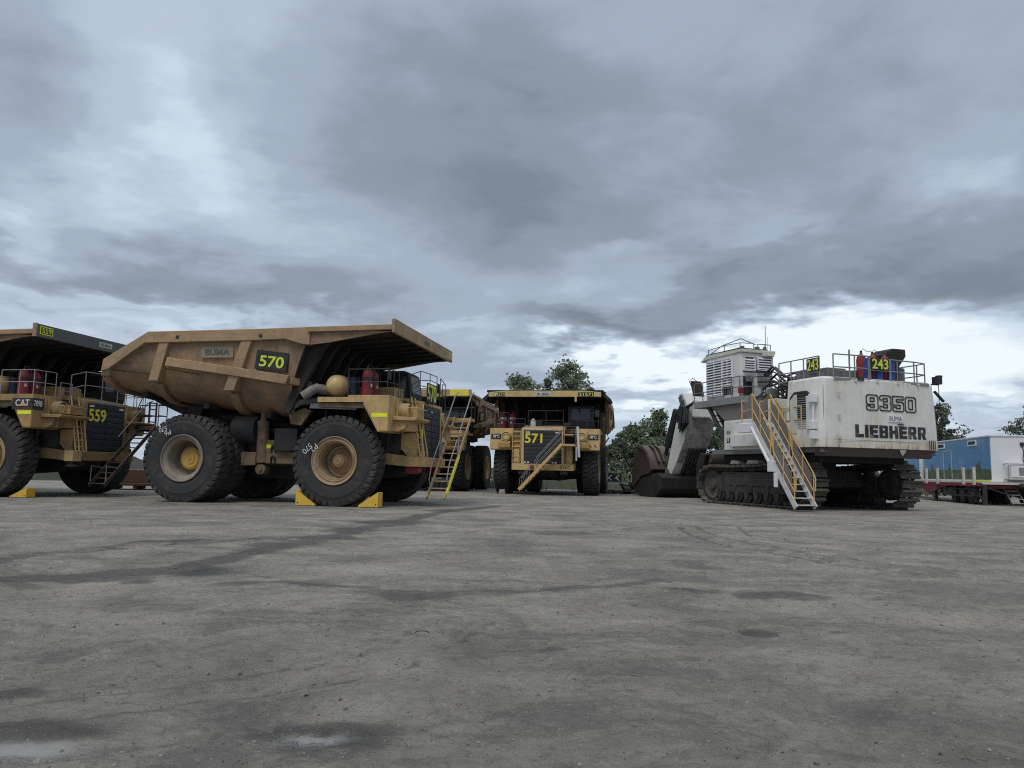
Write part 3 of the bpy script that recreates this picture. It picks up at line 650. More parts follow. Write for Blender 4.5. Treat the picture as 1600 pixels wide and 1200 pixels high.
def haul_truck(cfg):
    no = cfg['no']; C = cfg.get('body', 'B') != 'B'
    X, Y, TH = cfg['pose']
    root = empty('haul_truck', (X, Y, -.045), TH, cfg['label'], 'haul truck', 'mine haul trucks parked in the yard')
    R, U = (0, 1, 0), (0, 0, 1)
    tray(root, cfg)
    WB = -6.0
    # ---- frame
    fm = MB()
    for s in (-1, 1):
        fm.prism([(-7.4, 2.5), (-5.2, 2.55), (-3.6, 2.4), (1.9, 2.35), (2.3, 2.1), (2.3, 1.6), (-3.3, 1.45), (-5.0, 1.6), (-7.2, 1.9)], s * 1.0 - .22, s * 1.0 + .22)
    for x in (-6.9, -4.6, -2.2, .9): fm.box(x - .2, x + .2, -.9, .9, 1.7, 2.3)
    fm.prism([(-7.9, 2.7), (-6.6, 2.9), (-6.4, 2.2), (-7.7, 1.5)], -1.2, 1.2)
    frame = fm.build('frame', 'frame', root, bevel=.03)
    ax = MB().lathe([(.0, -2.3), (.42, -2.3), (.46, -1.2), (.72, -.7), (.85, 0), (.72, .7), (.46, 1.2), (.42, 2.3), (0, 2.3)], (WB, 0, TR), 32)
    ax.cyl((0, -2.5, TR), (0, 2.5, TR), .32, 20)
    for s in (-1, 1): ax.bar((0, s * 2.1, TR), (0, s * 1.5, 2.9), .5, .5); ax.cyl((.0, s * 1.75, 2.1), (0, s * 1.55, 3.75), .24, 16)
    ax.build('axle', 'dark', root)
    ug = MB(); ug.prism([(-5.2, 1.6), (-4.8, .95), (-1.2, .9), (1.4, 1.1), (2.2, 1.5), (2.2, 1.7), (-5.2, 1.7)], -.75, .75)  # dark mass added under the frame to stop light showing through
    ug.cyl((0, -2.2, 1.5), (0, 2.2, 1.5), .3, 14); ug.build('underbody_dark_fill', 'dark', root, bevel=.03)
    ug = MB()
    for s in (-1, 1): ug.box(-.9, -.84, min(s * 2.2, s * 1.1), max(s * 2.2, s * 1.1), 1.0, 3.7)  # dark panels added behind the front wheels, also to block light
    ug.build('wheel_dark_fill', 'dark', root)
    ho = MB()
    for s in (-1, 1):
        ho.cyl((-3.5, s * 1.9, 1.55), (-3.55, s * 1.9, 3.15), .235, 20); ho.cyl((-3.55, s * 1.9, 3.1), (-3.6, s * 1.75, 3.75), .13, 14)
        ho.cyl((-3.49, s * 1.72, 1.3), (-3.49, s * 2.08, 1.3), .2, 18); ho.cyl((-3.49, s * 1.5, 1.3), (-3.49, s * 2.14, 1.3), .09, 14)
    ho.build('hoist_cylinder', 'frame', root)
    sp = MB()
    for s in (-1, 1):
        sp.prism([(-4.9, 1.95), (-3.75, 1.95), (-3.75, 1.45), (-4.9, 1.4)], s * 1.3, s * 2.0)
        sp.prism([(-3.3, 2.42), (-2.35, 2.42), (-2.35, 1.98), (-1.7, 1.98), (-1.7, 1.52), (-3.3, 1.52)], s * 1.35, s * 2.05)
    st = sp.build('equipment_step', 'frame', root, bevel=.02)
    hd = MB()
    for zc in (2.07, 1.68):
        hd.tube([(-3.06, -2.06, zc - .14), (-3.06, -2.1, zc + .06), (-2.98, -2.1, zc + .13), (-2.9, -2.1, zc + .06), (-2.9, -2.06, zc - .14)], .035, 8)
    hd.build('step_hole', 'black', st)
    MB().box(-3.28, -3.1, -2.062, -2.05, 2.1, 2.24).build('reflective_strip', 'refl', st)
    tk = MB(); tk.box(-2.86, -1.92, -2.3, -1.3, 2.0, 2.85); tk.cyl((-4.75, -1.75, 2.8), (-3.75, -1.75, 2.8), .55, 24); tk.cyl((-2.9, 1.9, 2.5), (-4.6, 1.9, 2.5), .55, 24)
    tk.build('tank', 'dark', root, bevel=.03)
    # ---- wheels
    sp_ = cfg.get('spin', 0.3)
    wheel(root, 0, -2.73, -1, 'front', sp_, cfg.get('rimF'), cfg.get('chalkF'))
    wheel(root, 0, 2.73, 1, 'front', sp_ + 1)
    wheel(root, WB, -2.88, -1, 'rear', sp_ + 2, cfg.get('rimR'), cfg.get('chalkR'))
    wheel(root, WB, -1.80, -1, 'rear', sp_ + .4)
    wheel(root, WB, 2.88, 1, 'rear', sp_ + 1.3, cfg.get('rimR'))
    wheel(root, WB, 1.80, 1, 'rear', sp_ + .7)
    # ---- deck and fenders
    yl = cfg.get('paint', 'yellow')
    dk = MB(); dk.box(-.68, 1.98, -3.3, 3.3, 3.78, 3.93); dk.box(.55, 2.03, -3.28, 3.28, 3.93, 4.0)
    dk.prism([(-.70, 3.75), (1.2, 3.75), (1.05, 3.55), (-.6, 3.6)], -3.24, -3.2)
    deck = dk.build('deck', 'frame', root, bevel=.015)
    for s in (-1, 1):
        f = MB(); f.prism([(-.68, 3.76), (1.08, 3.76), (1.68, 2.74), (2.04, 2.73), (2.04, 4.02), (.5, 4.02), (.5, 3.95), (-.68, 3.95)], s * 3.34, s * 3.28)
        f.box(1.99, 2.05, min(s * 3.335, s * 1.9), max(s * 3.335, s * 1.9), 2.75, 4.02)
        f.prism([(1.08, 3.74), (1.68, 2.75), (2.0, 2.75), (2.0, 2.71), (1.65, 2.70), (1.04, 3.72)], s * 3.3, s * 1.9)
        fe = f.build('fender', yl, root, bevel=.015)
        MB().box(1.42, 2.0, s * 3.342 - .004, s * 3.342 + .004, 3.24, 3.37).build('reflective_strip', 'refl', fe)
        # headlight
        lx = 2.05; ly = s * 2.28; lz = 3.52
        h = MB(); h.box(lx, lx + .10, ly - .34, ly + .34, 3.22, 3.86); h.lathe([(.29, .0), (.30, .25), (.285, .42), (.25, .43), (.235, .30), (0, .28)], (lx + .02, ly, lz), 32, axis='x')
        hl = h.build('headlight', yl, root, bevel=.01)
        MB().lathe([(.225, .33), (.15, .39), (.12, .34), (0, .34)], (lx + .03, ly, lz), 24, axis='x').build('lens', 'lamp', hl)
        if C or no == '559':
            a = (s * 2.72) if s > 0 else s * 3.28
            if C:
                p = MB().box(2.05, 2.07, min(s * 2.66, s * 3.26), max(s * 2.66, s * 3.26), 3.36, 3.68).build('model_plate', 'black', fe)
                text('789C', .42, .19, (2.075, min(s * 2.74, s * 3.16), 3.43), R, U, 'chalk', p, bold=.03)
                if s > 0:
                    for k in range(4): 
                        hs = MB().prism([(2.64 + .15 * k, 2.92), (2.71 + .15 * k, 2.92), (2.62 + .15 * k, 3.08), (2.55 + .15 * k, 3.08)], 2.05, 2.062, axis='x'); hs.build('hazard_stripe', 'signw' if k % 2 == 0 else 'red', fe)
    if no == '559':
        p = MB(); p.box(1.14, 2.055, -3.352, -3.338, 3.42, 3.86); p.box(2.04, 2.06, -3.352, -2.78, 3.42, 3.86); p = p.build('model_plate', 'black', root)
        text('CAT', .62, .25, (1.30, -3.354, 3.55), (1, 0, 0), U, 'chalk', p, bold=.012, ext=.008)
        text('789B', .42, .23, (2.062, -3.30, 3.55), R, U, 'chalk', p, bold=.012, ext=.008)
        MB().box(1.2, 2.05, -3.356, -3.35, 3.45, 3.475).build('plate_line', 'red', p)
        tri = MB().add([(1.42, -3.366, 3.55), (1.88, -3.366, 3.55), (1.64, -3.366, 3.70), (1.42, -3.36, 3.55), (1.88, -3.36, 3.55), (1.64, -3.36, 3.70)], [(0, 1, 2), (5, 4, 3), (0, 3, 4, 1), (1, 4, 5, 2), (2, 5, 3, 0)]); tri.build('emblem_triangle', 'yellow', p)
    # grey mud flap below the deck edge
    MB().prism([(-1.0, 3.72), (.95, 3.72), (.75, 3.50), (-1.05, 3.55)], -3.2, -3.12).build('mud_flap', 'bracket', root)
    # ---- radiator, hood
    hd = MB(); hd.box(-.2, 2.4, -1.25, 1.25, 1.9, 3.95)
    hd.prism([(2.4, 1.85), (2.66, 1.85), (2.66, 3.98), (2.4, 4.02), (1.2, 4.25), (1.2, 3.9), (2.4, 3.9)], -1.3, -1.13); hd.prism([(2.4, 1.85), (2.66, 1.85), (2.66, 3.98), (2.4, 4.02), (1.2, 4.25), (1.2, 3.9), (2.4, 3.9)], 1.13, 1.3)
    hd.prism([(2.4, 3.86), (2.66, 3.86), (2.66, 3.98), (2.4, 4.02), (1.2, 4.25), (1.2, 3.9)], -1.13, 1.13)
    hood = hd.build('radiator_guard', yl, root, bevel=.02)
    gr = MB(); gr.box(2.41, 2.58, -1.13, 1.13, 1.87, 3.86)
    for k in range(8):
        z = 1.90 + k * .245; gr.prism([(2.58, z), (2.648, z + .01), (2.655, z + .20), (2.645, z + .235), (2.58, z + .243)], -1.10, 1.10)
    for y in (-.02,): gr.box(2.6, 2.665, y - .012, y + .012, 1.9, 3.84)
    g = gr.build('grille', 'grille', root, bevel=.006)
    for (y, z) in ((-.98, 3.76), (-.85, 3.76), (.95, 3.74), (.82, 3.74)) if no != '570' else ((-.1, 3.66),):
        MB().box(2.655, 2.668, y - .06, y + .06, z - .04, z + .04).build('marker_sticker', 'chalk', g)
    MB().box(2.668, 2.674, -.75, .55, 3.885, 3.955).build('hood_plate', 'signw' if C else 'mid', hood) if no != '570' else None
    if no in ('559', '571'):
        text(no, 1.02 if no == '559' else 1.06, .53 if no == '559' else .58, (2.672, -1.08, 3.12 if no == '559' else 3.10), R, U, 'digit', g, name='number', bold=.025, ext=.012)
    if no == '570':
        b = MB().box(2.74, 2.77, -1.12, .06, 3.98, 4.72).build('number_board', 'black', root)
        text('570', 1.14, .66, (2.772, -1.10, 4.02), R, U, 'lime', b, name='number', bold=.015, ext=.01)
        MB().cyl((2.74, -1.0, 4.0), (2.8, -1.0, 4.0), .12, 16).build('horn', 'black', root)
        MB().box(2.655, 2.668, -1.28, -1.2, 1.9, 3.9).build('reflective_strip', 'refl', hood)
    # ---- bumper and side beams
    bp = MB(); bp.box(2.28, 2.70, -1.85, 1.85, 1.50, 1.88)
    for s in (-1, 1): bp.prism([(.9, 2.1), (2.3, 1.88), (2.3, 1.5), (.9, 1.62)], s * 1.85, s * 1.62)
    bm_ = bp.build('bumper', yl, root, bevel=.025)
    tw_ = MB()
    for s in (-1, 1): tw_.prism([(2.1, 1.5), (2.62, 1.5), (2.62, 1.3), (2.45, 1.22), (2.1, 1.26)], s * 1.25 - .22, s * 1.25 + .22)
    tw_.build('tow_hook', 'red' if no == '570' else 'dark', bm_, bevel=.02)
    if no == '571':
        MB().cyl((2.70, -.62, 1.69), (2.715, -.62, 1.69), .15, 24).build('reflector', 'red', bm_)
        text('21571', .62, .2, (2.702, 1.05, 1.6), R, U, 'black', bm_, bold=.01)
        for y in (-1.05, -.85, .62, .8): MB().cyl((2.66, y, 1.96), (2.74, y, 1.96), .06, 12).build('marker_lamp', 'chalk', bm_)
    if no == '559':
        MB().box(2.36, 2.78, -1.9, -1.4, 1.46, 1.9).build('bumper_block', 'yellow2', bm_, bevel=.03)
        MB().lathe([(.22, 0), (.24, .05), (.1, .1), (.1, .2)], (2.55, -1.65, 1.24), 16, axis='z').build('tow_eye', 'dark', bm_)
    # ---- service platforms, ladder, steering cylinder housings
    for s in (-1, 1):
        pf = MB(); x1 = 2.95 if not C else 2.5
        if not C: pf.prism([(2.05, 3.16), (x1 - .1, 3.14), (x1, 3.20), (x1, 3.26), (2.05, 3.3)], s * 2.9, s * 1.3)
        pf.prism([(1.7, 3.2), (2.55, 3.15), (2.45, 2.85), (2.2, 2.75), (1.7, 2.78)], s * 2.75, s * 2.0)
        pf.prism([(1.75, 2.75), (2.6, 2.75), (2.55, 1.9), (2.3, 1.85), (1.95, 2.2)], s * 1.75, s * 1.42)
        pl_ = pf.build('service_platform', yl, root, bevel=.02)
        bx = MB(); bx.box(2.1, 2.45, min(s * 2.5, s * 2.0), max(s * 2.5, s * 2.0), 2.9, 3.22) if C else bx.box(2.15, 2.6, min(s * 2.6, s * 1.6), max(s * 2.6, s * 1.6), 2.78, 3.18)
        bx.build('battery_box', yl, pl_, bevel=.02)
        if not C and s < 0:
            q = MB(); q.box(2.15, 2.75, -2.2, -1.4, 3.32, 3.7); q.tube([(2.6, -2.85, 3.34), (2.6, -2.85, 3.62), (2.9, -2.7, 3.6), (2.9, -1.5, 3.6)], .022, 6); q.tube([(2.9, -2.7, 3.6), (2.9, -2.7, 3.34)], .022, 6)
            q.build('control_box', yl, pl_, bevel=.015)
    inn_ = MB()
    for s in (-1, 1): inn_.box(.7, 2.0, min(s * 1.9, s * 1.3), max(s * 1.9, s * 1.3), 2.0, 3.75)
    inn_.build('inner_panel', 'dark', root)
    ld = MB(); 
    if not C:
        for y in (-1.75, -1.35): ld.tube([(2.2, y, 3.95), (2.35, y, 4.1), (2.45, y, 3.6), (2.75, y, 1.95), (2.83, y, 1.85), (2.92, y, 1.9), (2.88, y, 2.2), (2.62, y, 3.5)], .028, 8)
        for k in range(7): z = 2.05 + k * .27; x_ = 2.80 - k * .052; ld.tube([(x_, -1.75, z), (x_, -1.35, z)], .02, 6)
    else:
        for y in (-1.84, -1.36): ld.box(2.1, 2.62, y - .02, y + .02, 1.9, 3.86)
        for k in range(7): z = 2.0 + k * .29; ld.box(2.15 , 2.6, -1.84, -1.36, z, z + .05)
        ld.box(2.44, 2.48, -1.84, -1.36, 1.9, 3.86)
    ld.build('ladder', 'yellow' if C else 'yellow2', root)
    # ---- stair across the front
    foot, top = cfg.get('stair', ((-1.15, .32), (2.55, 3.62)))
    y0, z0 = foot; y1, z1 = top; xa, xb = (2.88, 3.58)
    stc = 'frameold' if no == '559' else ('yellow2' if C else 'yellow')
    sr = MB()
    for xx in (xa, xb):
        sr.bar((xx, y0, z0), (xx, y1, z1), .05, .17)
    L_ = math.hypot(y1 - y0, z1 - z0); n = 12
    stair = sr.build('stair', stc, root, bevel=.01)
    tr_ = MB()
    for k in range(n):
        t = (k + .35) / n; yy = lerp(y0, y1, t); zz_ = lerp(z0, z1, t); tr_.box(xa, xb, yy - .11, yy + .11, zz_ - .015, zz_ + .03)
    tr_.build('tread_step', stc, stair)
    if no == '570': MB().bar((xb + .035, y0 + .15, z0 + .16), (xb + .035, lerp(y0, y1, .5), lerp(z0, z1, .5) + .02), .02, .17).build('reflective_strip', 'refl', stair)
    hr = MB()
    def off(t, h, xx): return (xx, lerp(y0, y1, t), lerp(z0, z1, t) + h)
    for xx in (xa, xb):
        if no == '570' or no == '572':
            hr.tube([off(.12, .05, xx), off(.06, .5, xx), off(.14, .85, xx), off(.42, .9, xx), off(.46, .1, xx)], .022, 8)
            hr.tube([off(.48, .1, xx), off(.5, .9, xx), off(1.0, .98, xx), off(1.12, .75, xx)], .026, 8)
        elif no == '559':
            hr.tube([off(.02, .0, xx), off(.02, .75, xx), off(.22, .15, xx)], .02, 8)
            if xx == xa: hr.tube([off(.5, .75, xx), off(1.0, .85, xx)], .02, 8)
        else:
            hr.tube([off(.44, .1, xx), off(.36, .55, xx), off(.42, .8, xx), off(1.0, .85, xx)], .022, 8); hr.tube([off(.4, .42, xx), off(1.0, .45, xx)], .016, 6)
            hr.tube([off(.36, .10, xx), off(.28, .72, xx), off(0.03, .62, xx), off(-.0, .02, xx)], .018, 8)
            for t in (.09, .16, .23): hr.tube([off(t, .05, xx), off(t - .03, .66, xx)], .014, 6)
    hr.build('handrail', 'railgrey' if no in ('570', '572') else 'mid', stair)
    # landing at the top of the stair
    ln = MB(); ln.box(xa - .75, xb, y1 - .05, y1 + .75, z1 - .12, z1); ln.box(2.0, xa, y1, y1 + .6, 3.55, 3.65)
    ln.box(2.2, 2.5, y1 + .1, y1 + .5, 1.9, z1 - .12) if no == '571' else ln.bar((2.05, y1 + .3, 2.9), (xb - .1, y1 + .4, z1 - .1), .08, .1)
    lan = ln.build('landing', stc, root, bevel=.01)
    lr = MB(); lr.rail([(xb, y1 + .72, z1), (xa - .7, y1 + .72, z1)], 1.0, (.5,), .022); lr.rail([(xb, y1 + .1, z1), (xb, y1 + .72, z1)], 1.0, (.5,), .022)
    lr.build('handrail', 'rail', lan)
    if no == '571':
        w_ = MB(); w_.cyl((3.0, y1 + .95, 2.3), (2.9, y1 + .85, 4.1), .075, 12); w_.cyl((3.02, y1 + .8, 2.1), (3.0, y1 + .78, 2.9), .05, 10)
        w_.build('wrapped_handrail', 'chalk', root)
    if no == '559':
        g_ = MB()
        for y in (3.55, 4.05): g_.bar((2.1, y, 2.9), (2.1, y, 4.35), .08, .05)
        for z in (3.1, 3.4, 3.7, 4.0, 4.3): g_.bar((2.1, 3.55, z), (2.1, 4.05, z), .05, .05)
        g_.tube([(2.0, 2.9, 3.3), (2.0, 3.2, 3.9), (2.0, 3.5, 4.25), (2.05, 3.8, 4.4)], .022, 6); g_.bar((2.1, 2.6, 3.0), (2.1, 4.0, 2.95), .1, .1); g_.bar((2.1, 2.3, 3.2), (2.1, 3.1, 4.7), .03, .03)
        g_.build('access_gate', 'rail', root)
    # ---- deck rails
    dr = MB()
    zt = 4.0
    def loop(pts, h=.97, mid=.5, r=.017):
        P = [Vector(p) for p in pts]
        for hh in (h, mid): dr.tube([p + Vector((0, 0, hh)) for p in P], r, 6)
        for p in P: dr.tube([p, p + Vector((0, 0, h))], r, 6)
    loop([(.45, -3.24, zt), (1.3, -3.26, zt), (1.95, -3.26, zt), (2.0, -2.75, zt), (2.0, -2.2, zt)])
    loop([(2.0, -1.95, zt), (1.9, -1.2, zt)], .62, .3)
    if C: loop([(2.0, -1.0, zt), (2.0, .1, zt), (2.0, 1.15, zt)], 1.1, .52)
    else:
        loop([(2.3, -1.75, zt - .2), (2.5, -1.2, zt), (2.62, -.35, zt), (2.62, .6, zt)], 1.15, .6); loop([(2.62, 1.1, zt), (2.62, 1.9, zt - .2), (2.1, 3.2, zt)], 1.15, .6)
    loop([(2.0, 2.0, zt), (1.95, 2.6, zt), (1.95, 3.24, zt), (.6, 3.26, zt), (-.5, 3.26, zt)])
    dr.build('deck_rail', 'rail' if no != '559' else 'railgrey', root)
    # ---- cab
    cb = MB()
    cb.prism([(-.35, 4.0), (1.15, 4.0), (1.3, 4.55), (1.12, 5.42), (.95, 5.52), (-.35, 5.52)], 1.35, 2.9)
    cabm = {'571': 'grille', '559': 'bodydark'}.get(no, 'dark')
    cab_ = cb.build('cab', cabm, root, bevel=.04)
    gl = MB()
    gl.add([(1.305, 1.5, 4.6), (1.305, 2.75, 4.6), (1.15, 2.65, 5.34), (1.15, 1.6, 5.34), (1.27, 1.5, 4.6), (1.27, 2.75, 4.6), (1.11, 2.65, 5.34), (1.11, 1.6, 5.34)], [(0, 1, 2, 3), (7, 6, 5, 4), (0, 4, 5, 1), (1, 5, 6, 2), (2, 6, 7, 3), (3, 7, 4, 0)])
    for s, y in ((-1, 1.345), (1, 2.905)):
        for (a, b_) in ((-.25, .3), (.4, 1.05)): gl.box(a, b_, y - .01, y + .01, 4.65, 5.3)
    gl.build('window', 'glass', cab_)
    mr_ = MB(); mr_.box(1.9, 1.98, 3.05, 3.3, 4.75, 5.15); mr_.tube([(1.94, 3.2, 5.15), (1.6, 3.1, 5.3), (1.1, 2.8, 5.3)], .02, 6); mr_.box(1.9, 1.96, -3.1, -2.9, 4.6, 4.95) if no == '570' else None
    mr_.box(1.85, 2.2, 1.2, 1.65, 4.2, 4.36)
    mr_.build('mirror', 'dark', root, bevel=.02)
    # ---- deck equipment
    for (x_, y_, h_, r_) in ((.97, -2.72, 1.10, .2), (.97, -2.15, 1.08, .2)):
        e = MB().lathe([(0, 0), (r_, 0), (r_, h_ * .72), (r_ * .93, h_ * .84), (r_ * .6, h_ * .92), (.06, h_ * .95), (.05, h_), (0, h_)], (x_, y_, 4.0), 24, axis='z').build('fire_extinguisher', 'red', root)
        v = MB(); v.cyl((x_, y_, 4.0 + h_), (x_, y_, 4.1 + h_), .03, 8); v.tube([(x_, y_, 4.08 + h_), (x_ + .12, y_ + .05, 4.08 + h_), (x_ + .22, y_ + .1, 3.9 + h_), (x_ + .24, y_ + .1, 4.5)], .015, 6); v.build('valve', 'dark', e)
        MB().lathe([(r_ + .004, .62), (r_ + .008, .62), (r_ + .008, .74), (r_ + .004, .74)], (x_, y_, 4.0), 24, axis='z', closed=True).build('band', 'dark' if not C else 'chalk', e)
        MB().box(x_ + r_ * .55, x_ + r_ * .98, y_ - .11, y_ + .02, 4.36, 4.48).build('label_plate', 'chalk', e)
    bl = MB(); bl.cyl((.35, -2.5, 4.0), (.35, -2.5, 4.75), .2, 18); bl.build('blue_cylinder', 'navy' if no != '571' else 'dark', root)
    if not C:
        MB().lathe([(0, -.52), (.13, -.50), (.28, -.42), (.37, -.26), (.405, -.05), (.405, .55), (.3, .75), (0, .8)], (-.15, -2.75, 4.42), 32).build('air_tank', 'yellow2', root)
        ex = MB()
        ex.tube([(-.3, -2.6, 4.2), (-.7, -2.85, 4.27), (-.9, -3.0, 4.30), (-1.02, -3.05, 4.24), (-1.35, -3.15, 3.98)], .18, 20)
        ex.build('exhaust_pipe', 'exh', root)
        ex = MB(); ex.tube([(-.6, -2.5, 3.85), (-1.1, -2.7, 3.88), (-1.55, -2.9, 3.80), (-1.85, -2.95, 3.62), (-1.9, -2.95, 3.4)], .13, 18)
        ex.build('exhaust_pipe', 'bracket', root)
        MB().prism([(-2.1, 3.35), (-1.5, 3.6), (-1.2, 3.5), (-1.6, 2.95), (-2.0, 3.0)], -2.7, -2.5).build('heat_shield', 'frame', root)
    else:
        MB().lathe([(0, 0), (.17, 0), (.17, .45), (.1, .55), (.04, .6), (0, .62)], (1.6, -.75, 4.05), 20, axis='z').build('grease_drum', 'signw', root)
        MB().box(1.75, 2.1, .2, 1.3, 4.0, 4.1).build('hood_box', 'yellow2', root, bevel=.01)
        q = MB(); q.cyl((-.6, 3.35, 3.0), (-.6, 3.35, 5.1), .2, 16); q.box(-1.4, -.5, 3.2, 3.75, 3.9, 5.2); q.rail([(-.2, 3.7, 3.7), (.5, 3.7, 3.7)], 1.6, (.4, .8, 1.2), .02); q.bar((0, 3.3, 2.9), (.2, 3.8, 3.6), .06, .06)
        q.build('air_cleaner', 'frame', root)
    ac = MB(); ac.box(-.3, 1.6, -1.6, -1.25, 4.0, 4.5) if not C else ac.box(-.5, .9, -2.0, .9, 4.0, 4.35)
    ac.box(.9, 1.5, -.9, -.2, 4.2, 4.55); ac.box(-.6, .5, -1.2, 1.1, 4.0, 4.5)
    ac.build('deck_box', yl if not C else 'dark', root, bevel=.02)
    # hoses, lamps and brackets on the front face
    hs = MB()
    rnd = random.Random(int(no))
    for k in range(10):
        y = rnd.uniform(-3, -1.4); x_ = 1.2 + rnd.random() * .6; z = rnd.uniform(2.2, 2.7)
        hs.tube([(x_, y, 3.7), (x_ + .2, y + .1, 3.2), (x_ + .1, y + .3, z), (x_ - .2, y + .5, z - .4)], .025, 6)
    for k in range(8):
        y = rnd.uniform(1.4, 3); x_ = 1.2 + rnd.random() * .6; hs.tube([(x_, y, 3.7), (x_ + .2, y - .1, 3.0), (x_ - .1, y - .4, 2.2)], .025, 6)
    for k in range(7):
        x_ = rnd.uniform(-5, -1); hs.tube([(x_, -1.3, 2.5), (x_ + .3, -1.45, 2.1), (x_ + .7, -1.3, 2.4), (x_ + 1.1, -1.35, 2.9)], .03, 6)
    hs.build('hose', 'dark', root)
    return root

haul_truck(dict(no='570', pose=(-5.733, 30.9, -.1945), label='dusty yellow haul truck seen side-on, numbered 570, its front wheel chocked',
    chalkF=[('570', radians(158), 1.12, .40, .20, radians(-135)), ('P2', radians(150), .88 + .02, .28, .2, radians(-135))],
    chalkR=[('570', radians(128), 1.36, .34, .19, radians(195)), ('P6', radians(124), 1.12, .26, .17, radians(200))]))
haul_truck(dict(no='559', paint='yellowold', pose=(-19.847, 33.195, -.187), lip='lipgrey', stair=((-1.0, .5), (2.05, 3.1)), spin=.9,
    label='haul truck cut by the left edge, numbered 559 on its grille'))
haul_truck(dict(no='571', body='C', paint='yellow2', pose=(2.371, 48.488, -1.75), lip='yellow2', stair=((-1.25, .35), (1.25, 3.05)), spin=.5,
    label='haul truck facing the camera with yellow 571 on its radiator'))
haul_truck(dict(no='572', sidenum='57', pose=(-6.011, 53.003, -1.736), rimR='ry', spin=1.4,
    label='haul truck half hidden between trucks 570 and 571, blank yellow plate on its canopy'))

# ------------------------------------------------------------------ wheel chocks
def t2w(pose, p):
    x, y, th = pose; return (x + p[0] * cos(th) - p[1] * sin(th), y + p[0] * sin(th) + p[1] * cos(th), p[2])
CH = MB().prism([(0, 0), (.74, 0), (.74, .05), (.03, .52), (0, .50)], -.22, .22)
ch_me = CH.mesh('chock', 'chock')
P570 = (-5.733, 30.9, -.1945); P559 = (-19.847, 33.195, -.187)
bolt_me = MB().cyl((.08, -.235, .1), (.08, -.22, .1), .025, 8).mesh('bolt', 'dark')
for pose, loc, flip, lab in ((P570, (-1.42, -2.95, 0), 0, 'yellow wedge chock behind the front tyre of truck 570'), (P570, (1.72, -2.95, 0), 1, 'yellow wedge chock in front of the front tyre of truck 570'),
                             (P559, (1.78, -2.75, 0), 1, 'yellow wedge chock at the front tyre of the leftmost truck')):
    o = bpy.data.objects.new('wheel_chock', ch_me); COL.objects.link(o); o.location = t2w(pose, loc); o.rotation_euler = (0, 0, pose[2] + (pi if flip else 0)); o.scale = (1, 1, .68 if pose is P559 else 1)
    tag(o, lab, 'wheel chock', 'yellow wheel chocks')
    b = bpy.data.objects.new('bolt', bolt_me); COL.objects.link(b); b.parent = o
    if flip: b.rotation_euler = (0, 0, 0); b.location = (0, .455, 0)
tag(MB().prism([(-.2, 0), (.2, 0), (.17, .27), (-.13, .27)], -.15, .15).build('concrete_block', 'concrete', bevel=.02), 'small grey block on the ground at the left front tyre of truck 571', 'block').location = t2w((2.371, 48.488, -1.75), (1.9, -2.55, 0))
bpy.data.objects['concrete_block'].rotation_euler = (0, 0, -1.75 + pi / 2)

# ------------------------------------------------------------------ excavator
EX = empty('mining_excavator', (13.74, 37.0, -.05), 1.897, 'white mining excavator marked 243 seen from behind, with its stair lowered', 'excavator')
R0, U0 = (0, -1, 0), (0, 0, 1)          # rear face: text runs from left side to right side
def rx0(y): return -5.42 + .14 * (y / 3.0) ** 2
